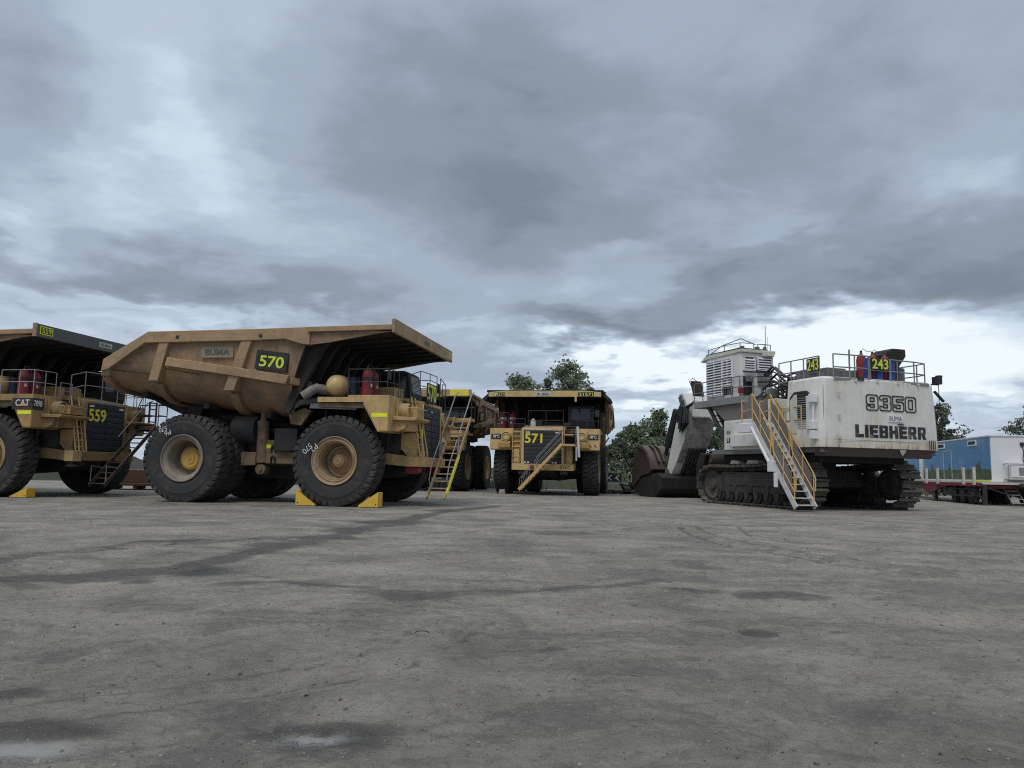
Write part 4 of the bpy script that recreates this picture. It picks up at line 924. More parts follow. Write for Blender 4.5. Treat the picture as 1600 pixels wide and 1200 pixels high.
# tracks
def track(yc):
    hw = .55; Lf, Lr, r = 3.0, -3.35, .80
    zc0 = 1.02
    path = []
    # closed loop in XZ: bottom, front idler arc, sagging top, rear sprocket arc
    def arc(cx, cz, r, a0, a1, n): return [(cx + r * cos(lerp(a0, a1, i / n)), cz + r * sin(lerp(a0, a1, i / n))) for i in range(n + 1)]
    path += [(x, .12) for x in [Lr + (Lf - Lr - .3) * i / 20 for i in range(21)]]
    path += arc(Lf - .0, zc0 - .05, .84, -pi / 2, pi * .42, 12)
    path += [(lerp(Lf + .1, Lr + .2, t), 1.86 + .16 * t - .10 * sin(pi * t)) for t in [i / 16 for i in range(1, 16)]]
    path += arc(Lr, 1.14, .98, pi * .52, pi * 1.5, 14)
    # resample
    P = path + [path[0]]; d = [0]
    for a, b_ in zip(P, P[1:]): d.append(d[-1] + math.hypot(b_[0] - a[0], b_[1] - a[1]))
    n = 46; pts = []
    j = 0
    for k in range(n):
        s = d[-1] * k / n
        while d[j + 1] < s: j += 1
        t = (s - d[j]) / max(1e-6, d[j + 1] - d[j]); a, b_ = P[j], P[j + 1]
        pts.append((lerp(a[0], b_[0], t), lerp(a[1], b_[1], t), atan2(b_[1] - a[1], b_[0] - a[0])))
    pitch = d[-1] / n
    sh = MB(); lk = MB()
    for (x, z, a) in pts:
        c, s_ = cos(a), sin(a)
        def T(u, w, y): return (x + u * c - w * s_, yc + y, z + u * s_ + w * c)
        prof = [(-pitch * .43, -.03), (-pitch * .43, .03), (pitch * .38, .03), (pitch * .38, -.02), (pitch * .1, -.03), (-pitch * .14, -.03), (-pitch * .22, -.115), (-pitch * .34, -.115)]
        sh.add([T(u, w, -hw) for u, w in prof] + [T(u, w, hw) for u, w in prof], [tuple(range(8)), tuple(range(15, 7, -1))] + [(i, i + 8, (i + 1) % 8 + 8, (i + 1) % 8) for i in range(8)])
        for y in (-.2, .2):
            q = [(-pitch * .45, .05), (pitch * .45, .05), (pitch * .35, .2), (-pitch * .35, .2)]
            lk.add([T(u, w, y - .05) for u, w in q] + [T(u, w, y + .05) for u, w in q], [(0, 1, 2, 3), (7, 6, 5, 4)] + [(i, i + 4, (i + 1) % 4 + 4, (i + 1) % 4) for i in range(4)])
    t = sh.build('track', 'track', EX, smooth=25); lk.build('track_link', 'trackdark', t)
    fr = MB()
    fr.prism([(-2.7, .62), (-2.7, 1.45), (-2.0, 1.58), (1.9, 1.58), (2.35, 1.3), (2.35, .72), (1.6, .6)], yc - .36, yc + .36)
    fr.prism([(-2.2, .95), (-2.2, 1.28), (1.3, 1.28), (1.3, .95)], yc - .40, yc + .40)
    for x in (-1.9, -.2, 1.3): fr.box(x - .16, x + .16, yc - .22, yc + .22, 1.5, 1.82)
    for k in range(7): fr.box(-2.3 + k * .62, -2.1 + k * .62, yc - .42, yc + .42, .62, .98) if k % 2 else None
    fr.build('track_frame', 'trackdark', t, bevel=.03)
    rl = MB()
    for k in range(7):
        x = -2.25 + k * .72
        rl.cyl((x, yc - .36, .44), (x, yc + .36, .44), .25, 20); rl.prism([(x - .2, .66), (x + .2, .66), (x + .1, .33), (x - .1, .33)], yc - .46, yc + .46)
    for x in (-1.6, .2, 1.6): rl.cyl((x, yc - .3, 1.76), (x, yc + .3, 1.76), .12, 14)
    rl.build('track_roller', 'trackdark', t)
    idl = MB().lathe([(.0, -.3), (.25, -.3), (.28, -.2), (.5, -.18), (.6, -.26), (.66, -.26), (.68, .26), (.5, .18), (.28, .2), (.25, .3), (0, .3)], (Lf - .05, yc, .97), 36); idl.build('idler', 'track', t)
    spk = MB().lathe([(.0, -.46), (.45, -.46), (.52, -.3), (.66, -.26), (.70, .26), (.5, .4), (0, .4)], (Lr, yc, 1.14), 36); spk.build('sprocket', 'trackdark', t)
track(2.52); track(-2.52)
cf = MB(); cf.prism([(-2.0, 1.0), (-1.6, 1.75), (1.4, 1.75), (1.9, 1.0), (1.2, .7), (-1.4, .7)], -2.3, 2.3); cf.lathe([(1.7, 1.7), (1.75, 2.25), (1.5, 2.5), (0, 2.5)], (0, 0, 0), 40, axis='z'); cf.build('carbody', 'trackdark', EX, bevel=.03)
st_ = MB()
for (x, w) in ((-.5, .5), (.9, .35)): st_.prism([(x - w, 1.98), (x + w, 1.98), (x + w * .6, 2.14), (x - w * .7, 2.12)], 2.2, 2.9)
st_.build('stone_on_track', 'concrete', EX)
# house : lower deck slab
hs = MB(); hs.box(-5.2, 2.6, -3.0, 3.0, 2.42, 2.66); hs.box(-3.2, 3.3, -2.0, 1.0, 2.6, 3.9); hs.build('main_frame', 'grey', EX, bevel=.03)
MB().box(-3.9, 2.2, -2.6, 2.6, 2.05, 2.41).build('belly_plate', 'bucketdark', EX, bevel=.05)
# counterweight / engine house
def outline(inset=0.0, zsc=0.0):
    h = 3.16 - inset - zsc
    pts = [(-3.25, h + .0), (-4.95, h), (-5.2, h - .05), (-5.32, h - .22)]
    for i in range(1, 10):
        y = lerp(h - .22, -(h - .22), i / 10); pts.append((-5.28 - .14 * (1 - (y / h) ** 2), y))
    pts += [(-5.32, -(h - .22)), (-5.2, -(h - .05)), (-4.95, -h), (-3.25, -h)]
    return [(x + inset, y) for x, y in pts]
ho = MB(); A = outline(); B = outline(.02, .16)
zs = [2.64, 3.6, 4.7, 5.44, 5.53]
rows = []
for i, z in enumerate(zs):
    k = (0, .15, .6, 1.0, 1.0)[i]; ins = .08 if i == 4 else 0
    rows.append([(lerp(a[0], b_[0], k) + (ins if a[0] < -3.3 else 0), lerp(a[1], b_[1], k) * (1 - ins * .3), z) for a, b_ in zip(A, B)])
ho.grid(rows)
n = len(A); ho.f.append(tuple(range(n))); ho.f.append(tuple(range(4 * n, 5 * n)))
house = ho.build('engine_house', 'cwhite', EX, smooth=30)
sk = MB(); sk.prism([(x + .03, y * .985) for x, y in A[1:-1]], 2.28, 2.64, axis='z')
sk.v = [(x + (.18 if z < 2.4 else 0), y * (.955 if z < 2.4 else 1), z) for x, y, z in sk.v]
sk.build('counterweight_skirt', 'skirt', EX, bevel=.02)
MB().add([(-5.46, -.75, 2.6), (-5.46, -1.12, 2.6), (-5.44, -1.05, 2.47), (-5.42, -.95, 2.36), (-5.44, -.85, 2.46)], [(0, 1, 2, 3, 4)]).build('bare_patch', 'signw', EX)
fx = MB()
for y in (2.93,): fx.bar((rx0(y) - .004, y, 2.7), (rx0(y) - .004, y, 5.2), .012, .012, (1, 0, 0))
fx.bar((-5.40, 2.6, 2.95), (-5.43, 0, 2.95), .010, .010, (1, 0, 0)); fx.bar((-5.43, 0, 2.95), (-5.40, -2.6, 2.95), .010, .010, (1, 0, 0)); NOSPLIT.add('panel_seam')
fx.build('panel_seam', 'mid', house)
hg = MB()
for z in (3.0, 3.9, 4.8): hg.box(-5.47, -5.40, 2.2, 2.32, z, z + .09)
for y in (-2.0, -.9, .2, 1.3): hg.box(-5.44, -5.36, y, y + .1, 5.36, 5.46)
hg.build('hinge', 'white2', house, bevel=.01)
wm = MB()
for k in range(4): wm.box(-5.46, -5.42, -2.72 + .1 * k, -2.70 + .1 * k, 2.66, 3.05)
NOSPLIT.add('weld_strip'); wm.build('weld_strip', 'skirt', house)
# left side of the engine house: grille recess, door panel, lamp boxes, side tank
lo = MB(); lo.prism([(-4.66, 3.3), (-4.66, 4.85), (-4.5, 4.98), (-3.75, 4.98), (-3.46, 4.75), (-3.42, 3.3)], 3.06, 3.12); lo.build('intake_recess', 'black', house)
lv = MB()
for k in range(15): lv.box(-4.5, -3.97, 3.12, 3.14, 3.4 + k * .09, 3.435 + k * .09)
lv.build('louvre', 'mid', house)
MB().prism([(-3.95, 3.2), (-3.95, 4.86), (-3.8, 4.86), (-3.52, 4.62), (-3.52, 3.2)], 3.1, 3.17).build('side_door', 'white2', house, bevel=.03)
MB().prism([(-4.6, 3.35), (-5.0, 3.35), (-5.0, 4.65), (-4.6, 4.75)], 3.05, 3.24).build('side_panel', 'white', house, bevel=.03)
lb = MB()
for z in (4.45, 2.95, 3.35): lb.box(-5.15, -4.92, 3.1, 3.38, z, z + .34)
lb.cyl((-5.02, 3.22, 3.6), (-5.02, 3.22, 4.5), .05, 10); lb.build('lamp_box', 'panelwhite', house, bevel=.02)
tk = MB(); tk.box(-4.85, -2.5, 2.7, 3.12, 2.66, 3.32); tk.build('side_tank', 'white', EX, bevel=.05)
# middle section between house and cab
md = MB(); md.box(-3.25, -2.35, .2, 3.05, 2.66, 4.75); md.build('valve_housing', 'white2', EX, bevel=.04)
md = MB(); md.box(-2.35, -1.75, 1.2, 2.95, 2.66, 4.85); md.build('column', 'white', EX, bevel=.03)
# cab base with the lettering
cbb = MB(); cbb.box(-1.6, 1.5, .3, 3.05, 2.62, 4.05); cabbase = cbb.build('cab_base', 'white', EX, bevel=.05)
ps = MB(); ps.box(-1.7, .62, 3.05, 3.32, 2.75, 3.35); ps.prism([(.3, 3.3), (.62, 3.3), (.62, 4.0), (.3, 4.0)], 3.05, 3.3); ps.box(.62, .75, 3.05, 3.15, 2.7, 3.05); ps.box(.62, .8, 3.05, 3.15, 3.7, 4.0); ps.build('side_fuel_tank', 'white', EX, bevel=.06)
gp = MB(); gp.prism([(1.5, 4.05), (2.6, 4.85), (-1.7, 4.85), (-1.7, 4.05)], .3, 3.0); gp.build('cab_pedestal', 'mesh', EX, bevel=.02)
block_text('LIEB', .60, .24, (1.26, 3.054, 2.98), (-1, 0, 0), U0, 'black', cabbase)
p = MB().box(.7, 1.28, 3.052, 3.06, 3.38, 3.58).build('name_plate', 'signw', cabbase); text('BUMA', .48, .12, (1.23, 3.061, 3.42), (-1, 0, 0), U0, 'dullgreen', p, bold=.02)
# platform
pt = MB(); pt.prism([(4.0, 3.15), (.05, 3.15), (-.25, 2.9), (-.25, 1.3), (-1.6, 1.3), (-1.6, .2), (4.0, .2)], 4.82, 5.16, axis='z'); pt.build('walkway', 'mid', EX, bevel=.02)
wr = MB()
wr.rail([(4.0, 3.12, 5.1), (3.2, 3.12, 5.1), (2.3, 3.12, 5.1), (1.4, 3.12, 5.1), (.7, 3.12, 5.1), (.05, 3.12, 5.1), (-.25, 2.6, 5.1), (-.25, 1.9, 5.1)], 1.0, (.5,), .026)
wr.tube([(-.3, 2.75, 6.0), (-.45, 2.4, 6.1), (-.5, 1.6, 6.1), (-.55, 1.4, 5.9), (-.7, 1.25, 4.9), (-.8, 1.2, 3.9)], .035, 8); wr.tube([(-.35, 2.2, 6.1), (-.38, 2.2, 5.2), (-.4, 1.7, 4.85), (-.45, 1.4, 4.85)], .035, 8)
wr.build('walkway_rail', 'grey', EX)
ldr = MB()
for y in (2.9, 2.5): ldr.bar((3.0, y, 4.85), (1.5, y, 3.0), .1, .2)
for k in range(6): t = (k + .5) / 6; ldr.bar((lerp(3.0, 1.5, t), 2.9, lerp(4.85, 3.0, t)), (lerp(3.0, 1.5, t), 2.5, lerp(4.85, 3.0, t)), .16, .04)
ldr.build('front_ladder', 'rail', EX)
# cab
cb = MB(); cb.box(.1, 3.0, 1.2, 3.02, 5.12, 7.28); cab = cb.build('cab', 'white', EX, bevel=.06)
rf = MB(); rf.prism([(.0, 7.26), (.0, 7.42), (2.9, 7.46), (3.45, 7.22), (3.4, 7.16), (3.0, 7.24)], 1.1, 3.08); rf.build('cab_roof', 'white2', cab, bevel=.03)
rr = MB(); rr.prism([(.2, 7.46), (.2, 7.5), (3.0, 7.52), (3.3, 7.34), (3.2, 7.3), (2.9, 7.46)], 1.4, 3.0); rr.build('roof_mat', 'dark', cab)
def louvre(x0, x1, z0, z1, n, name='louvre_guard'):
    b = MB(); y = 3.10
    for x in (x0, (x0 + x1) / 2, x1): b.box(x - .025, x + .025, 3.03, y + .02, z0, z1)
    for k in range(n):
        z = lerp(z0, z1, (k + .5) / n); b.prism([(3.05, z + .05), (3.14, z - .02), (3.14, z - .05), (3.05, z + .02)], x0, x1, axis='x')
    b.box(x0 - .03, x1 + .03, 3.03, y + .02, z1, z1 + .05); b.box(x0 - .03, x1 + .03, 3.03, y + .02, z0 - .05, z0)
    return b.build(name, 'panelwhite', cab)
MB().box(.75, 2.86, 3.022, 3.03, 5.3, 7.1).build('window', 'glass', cab)
louvre(1.55, 2.85, 5.35, 7.05, 13); louvre(.72, 1.45, 5.75, 7.05, 10)
rl = MB()
for (ya, yb, za, zb, n) in ((2.88, 2.28, 6.42, 6.98, 5), (2.12, 1.30, 6.48, 7.08, 5)):
    for k in range(n): z = lerp(za, zb, (k + .5) / n); rl.prism([(.08, z + .04), (-.02, z - .02), (-.02, z - .055), (.08, z + .0)], yb, ya)
    for y in (ya, yb): rl.box(-.02, .1, y - .025, y + .025, za - .03, zb + .03)
    rl.box(-.02, .1, yb, ya, za - .05, za - .02)
MB().box(.085, .098, 1.3, 2.9, 6.32, 7.05).build('window', 'glass', cab)
rl.build('louvre_guard', 'panelwhite', cab)
MB().box(.07, .098, 2.42, 2.9, 5.2, 6.1).build('doorway', 'black', cab); MB().box(.04, .098, 1.3, 2.1, 5.72, 6.28).build('side_hatch', 'mid', cab, bevel=.01)
MB().box(-.1, .1, 2.45, 2.78, 5.85, 6.2).build('storage_box', 'mid', cab, bevel=.03); MB().box(.0, .1, 1.32, 1.7, 5.2, 5.62).build('panel', 'panelwhite', cab, bevel=.01)
MB().box(-.12, .1, 1.25, 1.85, 7.12, 7.36).build('air_unit', 'white2', cab, bevel=.03)
MB().box(-.05, .12, 2.98, 3.2, 5.3, 5.55).build('fire_box', 'red', EX, bevel=.01)
rt = MB()
rt.rail([(3.0, 2.9, 7.46), (1.6, 2.9, 7.5), (.3, 2.9, 7.45), (.2, 2.2, 7.45)], .3, (), .022); rt.rail([(.2, 2.0, 7.45), (.15, 1.6, 7.45), (.2, 1.25, 7.45)], .28, (), .022)
rt.tube([(3.0, 2.9, 7.46), (1.8, 2.9, 7.82), (.3, 2.85, 7.95), (.2, 2.1, 7.7)], .022, 6)
for (x_, y_, r_) in ((.4, 2.7, .1), (.35, 1.9, .12), (.3, 1.5, .09)): rt.cyl((x_, y_, 7.45), (x_, y_, 7.62), r_, 12)
rt.build('roof_rail', 'grey', cab)
MB().cyl((.3, 1.45, 7.5), (.3, 1.45, 8.7), .018, 8).build('antenna', 'railgrey', cab); MB().cyl((.6, 1.1, 7.4), (.6, 1.1, 8.2), .008, 6).build('antenna', 'railgrey', cab)
mi = MB(); mi.prism([(4.15, 5.5), (4.4, 6.3), (4.3, 6.32), (4.02, 5.5)], 2.5, 3.1); mi.tube([(3.95, 3.1, 5.5), (4.5, 3.1, 6.32), (4.2, 3.1, 6.45), (3.7, 3.1, 6.2)], .02, 6); mi.build('mirror', 'black', EX); 
# hoses and machinery between cab and engine house
rnd = random.Random(3); hz_ = MB(); 
for k in range(16):
    y = rnd.uniform(.2, 2.9); x0 = -.6 + rnd.random() * .3; z0 = rnd.uniform(4.9, 6.3)
    hz_.tube([(x0, y, z0), (x0 - .6, y, z0 + rnd.uniform(-.1, .35)), (x0 - 1.3, y + .1, z0 - .1), (x0 - 2.0, y, z0 - rnd.uniform(.2, .6)), (x0 - 2.4, y, 4.9)], rnd.uniform(.03, .055), 8)
for k in range(20):
    y = rnd.uniform(.3, 2.6); x_ = rnd.uniform(-2.3, -.6); hz_.tube([(x_, y, 4.7), (x_ - .1, y, 5.4), (x_ - .4, y + .1, rnd.uniform(5.4, 6.1)), (x_ - .5, y, 4.8)], .04, 6)
hz_.build('hydraulic_hose', 'rail', EX)
vb = MB()
for k in range(9): x_ = rnd.uniform(-2.4, -.9); y = rnd.uniform(.5, 2.4); z = rnd.uniform(4.8, 5.4); vb.box(x_, x_ + .3, y, y + .3, z, z + .35)
vb.build('valve_block', 'grey', EX, bevel=.02)
# roof deck of the engine house
dk = MB(); dk.box(-5.15, -2.4, -2.75, 2.8, 5.50, 5.56); deck = dk.build('roof_deck', 'mid', EX)
dr = MB()
dr.rail([(-2.4, 2.8, 5.4), (-3.2, 2.8, 5.4), (-4.0, 2.8, 5.4), (-4.95, 2.8, 5.4)], 1.0, (.5,), .028)
dr.rail([(-5.25, 2.35, 5.4), (-5.3, 1.3, 5.4), (-5.34, .62, 5.4)], 1.08, (.55,), .028); dr.rail([(-5.34, .55, 5.4), (-5.34, -.5, 5.4)], 1.0, (.5,), .028)
dr.rail([(-5.34, -.55, 5.4), (-5.3, -.95, 5.4), (-5.26, -1.9, 5.4), (-5.1, -2.65, 5.4), (-4.6, -2.75, 5.4), (-3.2, -2.75, 5.4)], 1.0, (.5,), .028)
dr.box(-5.36, -5.33, -2.6, 2.4, 5.4, 5.5); dr.tube([(-5.28, 1.55, 5.4), (-5.28, 1.55, 6.7)], .035, 6)
dr.build('deck_rail', 'mid', EX)
for (nm, o, r, c0) in (('a', (-5.37, .50, 5.98), R0, None), ('b', None, None, None)):
    if nm == 'a':
        b = MB().box(-5.40, -5.38, -.40, .52, 5.93, 6.42).build('number_board', 'black', EX); text('243', .84, .43, (-5.405, .48, 5.96), R0, U0, 'lime', b, 'number', bold=.02, ext=.01)
    else:
        b = MB().box(-5.0, -4.25, 2.84, 2.86, 5.78, 6.34).build('number_board', 'black', EX); text('243', .68, .48, (-4.30, 2.862, 5.82), (-1, 0, 0), U0, 'lime', b, 'number', bold=.02, ext=.01)
for k, y in enumerate((.62, .02, -.62)):
    e = MB().lathe([(0, 0), (.20, 0), (.20, .80), (.17, .95), (.07, 1.04), (.05, 1.12), (0, 1.12)], (-4.95, y, 5.56), 20, axis='z').build('fire_extinguisher', 'red', EX)
    v = MB(); v.cyl((-4.95, y, 6.66), (-4.95, y, 6.76), .05, 8); v.tube([(-4.95, y, 6.74), (-4.95, y - .12, 6.86), (-4.95, y - .3, 6.76), (-4.95, y - .55, 6.78)], .012, 6); v.build('valve', 'dark', e)
    MB().lathe([(.19, 0), (.19, .98), (.17, 1.03), (0, 1.03)], (-5.12, y - .12, 5.4), 20, axis='z').build('blue_cylinder', 'blue', EX)
hp = MB(); hp.prism([(-1.0, 5.4), (-1.0, 6.35), (-.95, 6.75), (-1.45, 7.06), (-2.15, 7.06), (-2.17, 6.75), (-1.8, 6.3), (-1.75, 5.4)], -4.6, -3.6, axis='x')
hp.build('air_hood', 'bucketdark', EX, bevel=.02)
eq = MB(); eq.box(-4.7, -3.3, 1.2, 2.2, 5.4, 6.0); eq.box(-4.8, -3.6, -.8, .9, 5.4, 5.95); eq.box(-4.9, -4.3, .95, 1.5, 5.4, 5.9); eq.box(-3.1, -2.5, -1.5, 2.0, 5.4, 6.1); eq.cyl((-3.6, 2.3, 5.4), (-3.6, 2.3, 6.0), .25, 16); eq.box(-4.7, -4.2, 2.3, 2.7, 5.4, 5.75); eq.box(-4.2, -3.0, -2.5, -2.1, 5.4, 6.3)
eq.build('deck_equipment', 'grey', EX, bevel=.03)
rc = MB(); rc.bar((-5.2, -2.9, 5.5), (-5.1, -3.4, 5.52), .06, .06); rc.box(-5.3, -5.0, -3.42, -3.15, 5.52, 5.85); rc.box(-5.25, -5.05, -3.5, -3.3, 5.85, 5.92); rc.bar((-5.2, -3.05, 5.2), (-5.2, -3.55, 4.78), .1, .08); rc.cyl((-5.2, -3.3, 5.5), (-5.2, -3.3, 4.5), .015, 6)
rc.build('camera_bracket', 'dark', EX)
MB().box(-5.42, -5.36, .95, 1.25, 5.42, 5.56).build('deck_lamp', 'dark', EX)
# lettering on the counterweight
def rx(y, z): 
    k = min(1, max(0, (z - 3.2) / 2)); return -5.42 + .14 * (y / 3.0) ** 2 - .012
t = block_text('LIEBHERR', 3.80, .52, (-5.44, 1.46, 3.08), R0, (0, 0, 1), 'chipped', house)
for v in t.data.vertices:
    v.co.x = rx(v.co.y, v.co.z) - (0.004 if v.co.x < -5.441 else 0.0) + .0
OD = {'9': [[(.1, 1), (.7, 1), (.8, .9), (.8, .1), (.7, 0), (.1, 0), (0, .1), (0, .29), (.26, .29), (.26, .2), (.54, .2), (.54, .38), (.1, .38), (0, .48), (0, .9)], [(.26, .8), (.54, .8), (.54, .58), (.26, .58)]],
      '3': [[(.1, 1), (.7, 1), (.8, .9), (.8, .57), (.74, .5), (.8, .43), (.8, .1), (.7, 0), (.1, 0), (0, .1), (0, .29), (.26, .29), (.26, .2), (.54, .2), (.54, .4), (.27, .4), (.27, .6), (.54, .6), (.54, .8), (.26, .8), (.26, .71), (0, .71), (0, .9)]],
      '5': [[(0, 1), (.78, 1), (.78, .79), (.26, .79), (.26, .63), (.7, .63), (.8, .53), (.8, .1), (.7, 0), (.1, 0), (0, .1), (0, .29), (.26, .29), (.26, .2), (.54, .2), (.54, .42), (0, .42)]],
      '0': [[(.1, 1), (.7, 1), (.8, .9), (.8, .1), (.7, 0), (.1, 0), (0, .1), (0, .9)], [(.26, .8), (.54, .8), (.54, .2), (.26, .2)]]}
od = MB(); fl = MB()
for k, ch in enumerate('9350'):
    for cpts in OD[ch]:
        P3 = [Vector((0, .86 - (k * .93 + px) * .74, 4.22 + py * .63)) for px, py in cpts]
        for a, b_ in zip(P3, P3[1:] + P3[:1]):
            a.x = rx(a.y, a.z); b_.x = rx(b_.y, b_.z); d = (b_ - a).normalized() * .022; od.bar(a - d, b_ + d, .048, .012, (1, 0, 0))
NOSPLIT.add('outline_number'); od.build('outline_number', 'black', house)
p = MB().box(-5.445, -5.41, -1.02, -.22, 3.76, 4.05).build('name_plate', 'panelwhite', house)
text('BUMA', .66, .19, (-5.447, -.29, 3.81), R0, (0, 0, 1), 'dullgreen', p, bold=.0, ext=.004)
MB().box(-5.46, -5.41, -1.05, -.75, 3.655, 3.69).build('lift_eye', 'dark', house)
# boarding stair, lowered to the ground
X0, Z0, X1, Z1 = -5.07, .18, -2.35, 3.72
sa = MB()
for y in (4.2, 3.25): sa.bar((X0, y, Z0), (X1, y, Z1), .06, .24)
stair = sa.build('boarding_stair', 'alu', EX, bevel=.01)
ts_ = MB()
for k in range(13): t_ = (k + .4) / 13; x_, z_ = lerp(X0, X1, t_), lerp(Z0, Z1, t_); ts_.box(x_ - .12, x_ + .12, 3.27, 4.18, z_ - .02, z_ + .02)
ts_.build('tread_step', 'alu', stair)
inf = MB()
def so(t_, h): return (lerp(X0, X1, t_), lerp(Z0, Z1, t_) + h * (1.22 if h > .3 else 1))
for y in (4.2, 3.25):
    for a, b_ in ((.08, .50), (.54, .98)):
        inf.add([(so(a, .1)[0], y, so(a, .1)[1]), (so(b_, .1)[0], y, so(b_, .1)[1]), (so(b_, .9)[0], y, so(b_, .9)[1]), (so(a, .9)[0], y, so(a, .9)[1]), (so(a, .1)[0], y - .01, so(a, .1)[1]), (so(b_, .1)[0], y - .01, so(b_, .1)[1]), (so(b_, .9)[0], y - .01, so(b_, .9)[1]), (so(a, .9)[0], y - .01, so(a, .9)[1])], [(0, 1, 2, 3), (7, 6, 5, 4), (0, 4, 5, 1), (1, 5, 6, 2), (2, 6, 7, 3), (3, 7, 4, 0)])
inf.build('infill_panel', 'mesh', stair)
hr = MB()
for y in (4.2, 3.25):
    def o3(t_, h): q = so(t_, h); return (q[0], y, q[1])
    hr.tube([o3(.03, .45), o3(.0, .55), o3(-.01, 1.0), o3(.04, 1.05), o3(.5, 1.03), o3(.52, .95), o3(.51, .5), o3(.46, .42), o3(.03, .45)], .025, 8)
    hr.tube([o3(.53, .5), o3(.53, 1.05), o3(1.0, 1.05), (X1 + .5, y, Z1 + 1.0), (X1 + .75, y, Z1 + 1.0)], .025, 8); hr.tube([o3(.53, .5), o3(1.0, .5), (X1 + .75, y, Z1 + .5)], .025, 8)
    for t_ in (.03, .26, .49, .56, .8, 1.0): hr.tube([o3(t_, .0), o3(t_, 1.03)], .026, 6)
    hr.tube([(X1 + .75, y, Z1), (X1 + .75, y, Z1 + 1.0)], .03, 6)
hr.build('handrail', 'orange', stair)
pf = MB(); pf.box(X1, X1 + .85, 3.1, 4.3, Z1 - .1, Z1); pf.box(X1 - .05, X1 + .9, 4.15, 4.35, Z1 - .42, Z1 - .02); pf.build('stair_platform', 'panelwhite', stair, bevel=.02)
cyl = MB(); q0 = (so(.98, -.15)[0], 4.3, so(.98, -.15)[1]); q1 = (so(.45, -.12)[0], 4.32, so(.45, -.12)[1]); cyl.cyl(q0, q1, .07, 12); cyl.box(so(.5, 0)[0] - .2, so(.5, 0)[0] + .15, 4.22, 4.4, so(.5, 0)[1] - .35, so(.5, 0)[1] + .1); cyl.box(so(.42, 0)[0] - .1, so(.42, 0)[0] + .05, 4.22, 4.34, so(.42, 0)[1] - .7, so(.42, 0)[1] - .1)
cyl.build('stair_cylinder', 'panelwhite', stair, bevel=.02)
sr = MB(); sr.rail([(-2.5, 3.1, 3.72), (-3.0, 3.14, 3.3), (-3.7, 3.14, 3.3), (-4.4, 3.3, 3.3)], 1.05, (.5,), .026); sr.rail([(-2.6, 3.1, 3.72), (-2.2, 3.1, 3.72)], 1.05, (.5,), .026); sr.build('side_rail', 'orange', EX)
# attachment
bo = MB()
bo.prism([(1.6, 3.2), (2.6, 4.4), (6.2, 5.5), (8.0, 5.75), (8.3, 5.3), (8.1, 4.75), (6.3, 4.6), (3.0, 2.9), (2.0, 2.6)], -.72, .72); boom = bo.build('boom', 'white', EX, bevel=.05)
bo = MB(); bo.prism([(8.05, 4.72), (6.3, 4.56), (3.0, 2.85), (3.0, 2.89), (6.3, 4.59), (8.05, 4.74)], -.7, .7); bo.build('boom_underside', 'armback', boom)
sk_ = MB()
sk_.prism([(8.85, 6.2), (9.15, 6.2), (9.25, 5.5), (9.7, 4.4), (10.85, 1.5), (10.65, 1.25), (10.25, 1.35), (9.65, 2.1), (8.75, 3.4), (8.3, 4.4), (8.25, 5.1), (8.5, 5.7)], -.9, .85); stick = sk_.build('stick', 'white', EX, bevel=.05)
s2 = MB(); s2.add([(9.61, -.88, 2.1), (8.70, -.88, 3.38), (8.25, -.88, 4.4), (8.20, -.88, 5.1), (9.61, .82, 2.1), (8.70, .82, 3.38), (8.25, .82, 4.4), (8.20, .82, 5.1)], [(0, 1, 5, 4), (1, 2, 6, 5), (2, 3, 7, 6)])
s2.build('stick_underside', 'armback', stick)
pn = MB()
for (x, z, r_) in ((9.1, 6.0, .13), (9.05, 5.3, .2), (8.6, 4.6, .17), (10.7, 1.6, .2)): pn.cyl((x - .08, -.95, z), (x - .08, .92, z), r_, 16)
pn.build('pin', 'grey', stick)
cy = MB()
for y in (.55, -.35): cy.cyl((10.05, y, 5.3), (11.15, y, 3.1), .22, 16); cy.cyl((11.1, y, 3.2), (11.5, y, 2.3), .12, 12)
cy.bar((11.5, .6, 2.5), (10.9, .6, 1.6), .3, .45); cy.bar((9.4, .55, 5.1), (10.1, .55, 5.2), .25, .25); cy.build('bucket_cylinder', 'dark', stick)
hh = MB(); rnd = random.Random(5)
for k in range(13):
    y = .90 + rnd.uniform(0, .3); x_ = 8.9 - rnd.random() * .6
    hh.tube([(8.75, y, 6.0 - .1 * k), (x_ - .1, y + .05, 5.3), (x_ + .05, y + .1, 4.6 - rnd.random() * .8), (x_ - .35, y + .05, 4.4), (8.15, y - .05, 5.3), (7.9, .7, 5.6)], .045, 8)
hh.tube([(9.3, .8, 4.9), (9.0, .82, 4.75), (8.9, .82, 5.0)], .04, 6); hh.build('arm_hose', 'dark', stick)
sh = MB(); sh.prism([(12.5, 3.2), (12.0, 3.06), (11.4, 2.7), (11.05, 2.2), (10.9, 1.7), (11.3, 1.42), (12.2, 1.3), (13.35, .55), (13.5, 1.2), (13.3, 2.1), (12.9, 2.9)], -1.8, 1.8); bk = sh.build('bucket', 'bucket', EX, bevel=.03)
s3 = MB(); s3.prism([(9.9, .55), (9.8, 1.2), (10.3, 1.5), (11.5, 1.38), (12.3, 1.2), (13.3, .5), (12.9, .12), (12.0, .0), (10.6, .02)], -1.72, 1.72); s3.build('bucket_jaw', 'bucketdark', bk, bevel=.03)
s4 = MB()
for k in range(7): y = -1.72 + k * .36; s4.bar((11.0, y, 1.4), (10.8, y, 2.45), .1, .3); s4.bar((10.8, y, 2.45), (10.95, y, 2.85), .08, .14)
s4.build('tooth', 'bucketdark', bk, bevel=.01)
ws = MB()
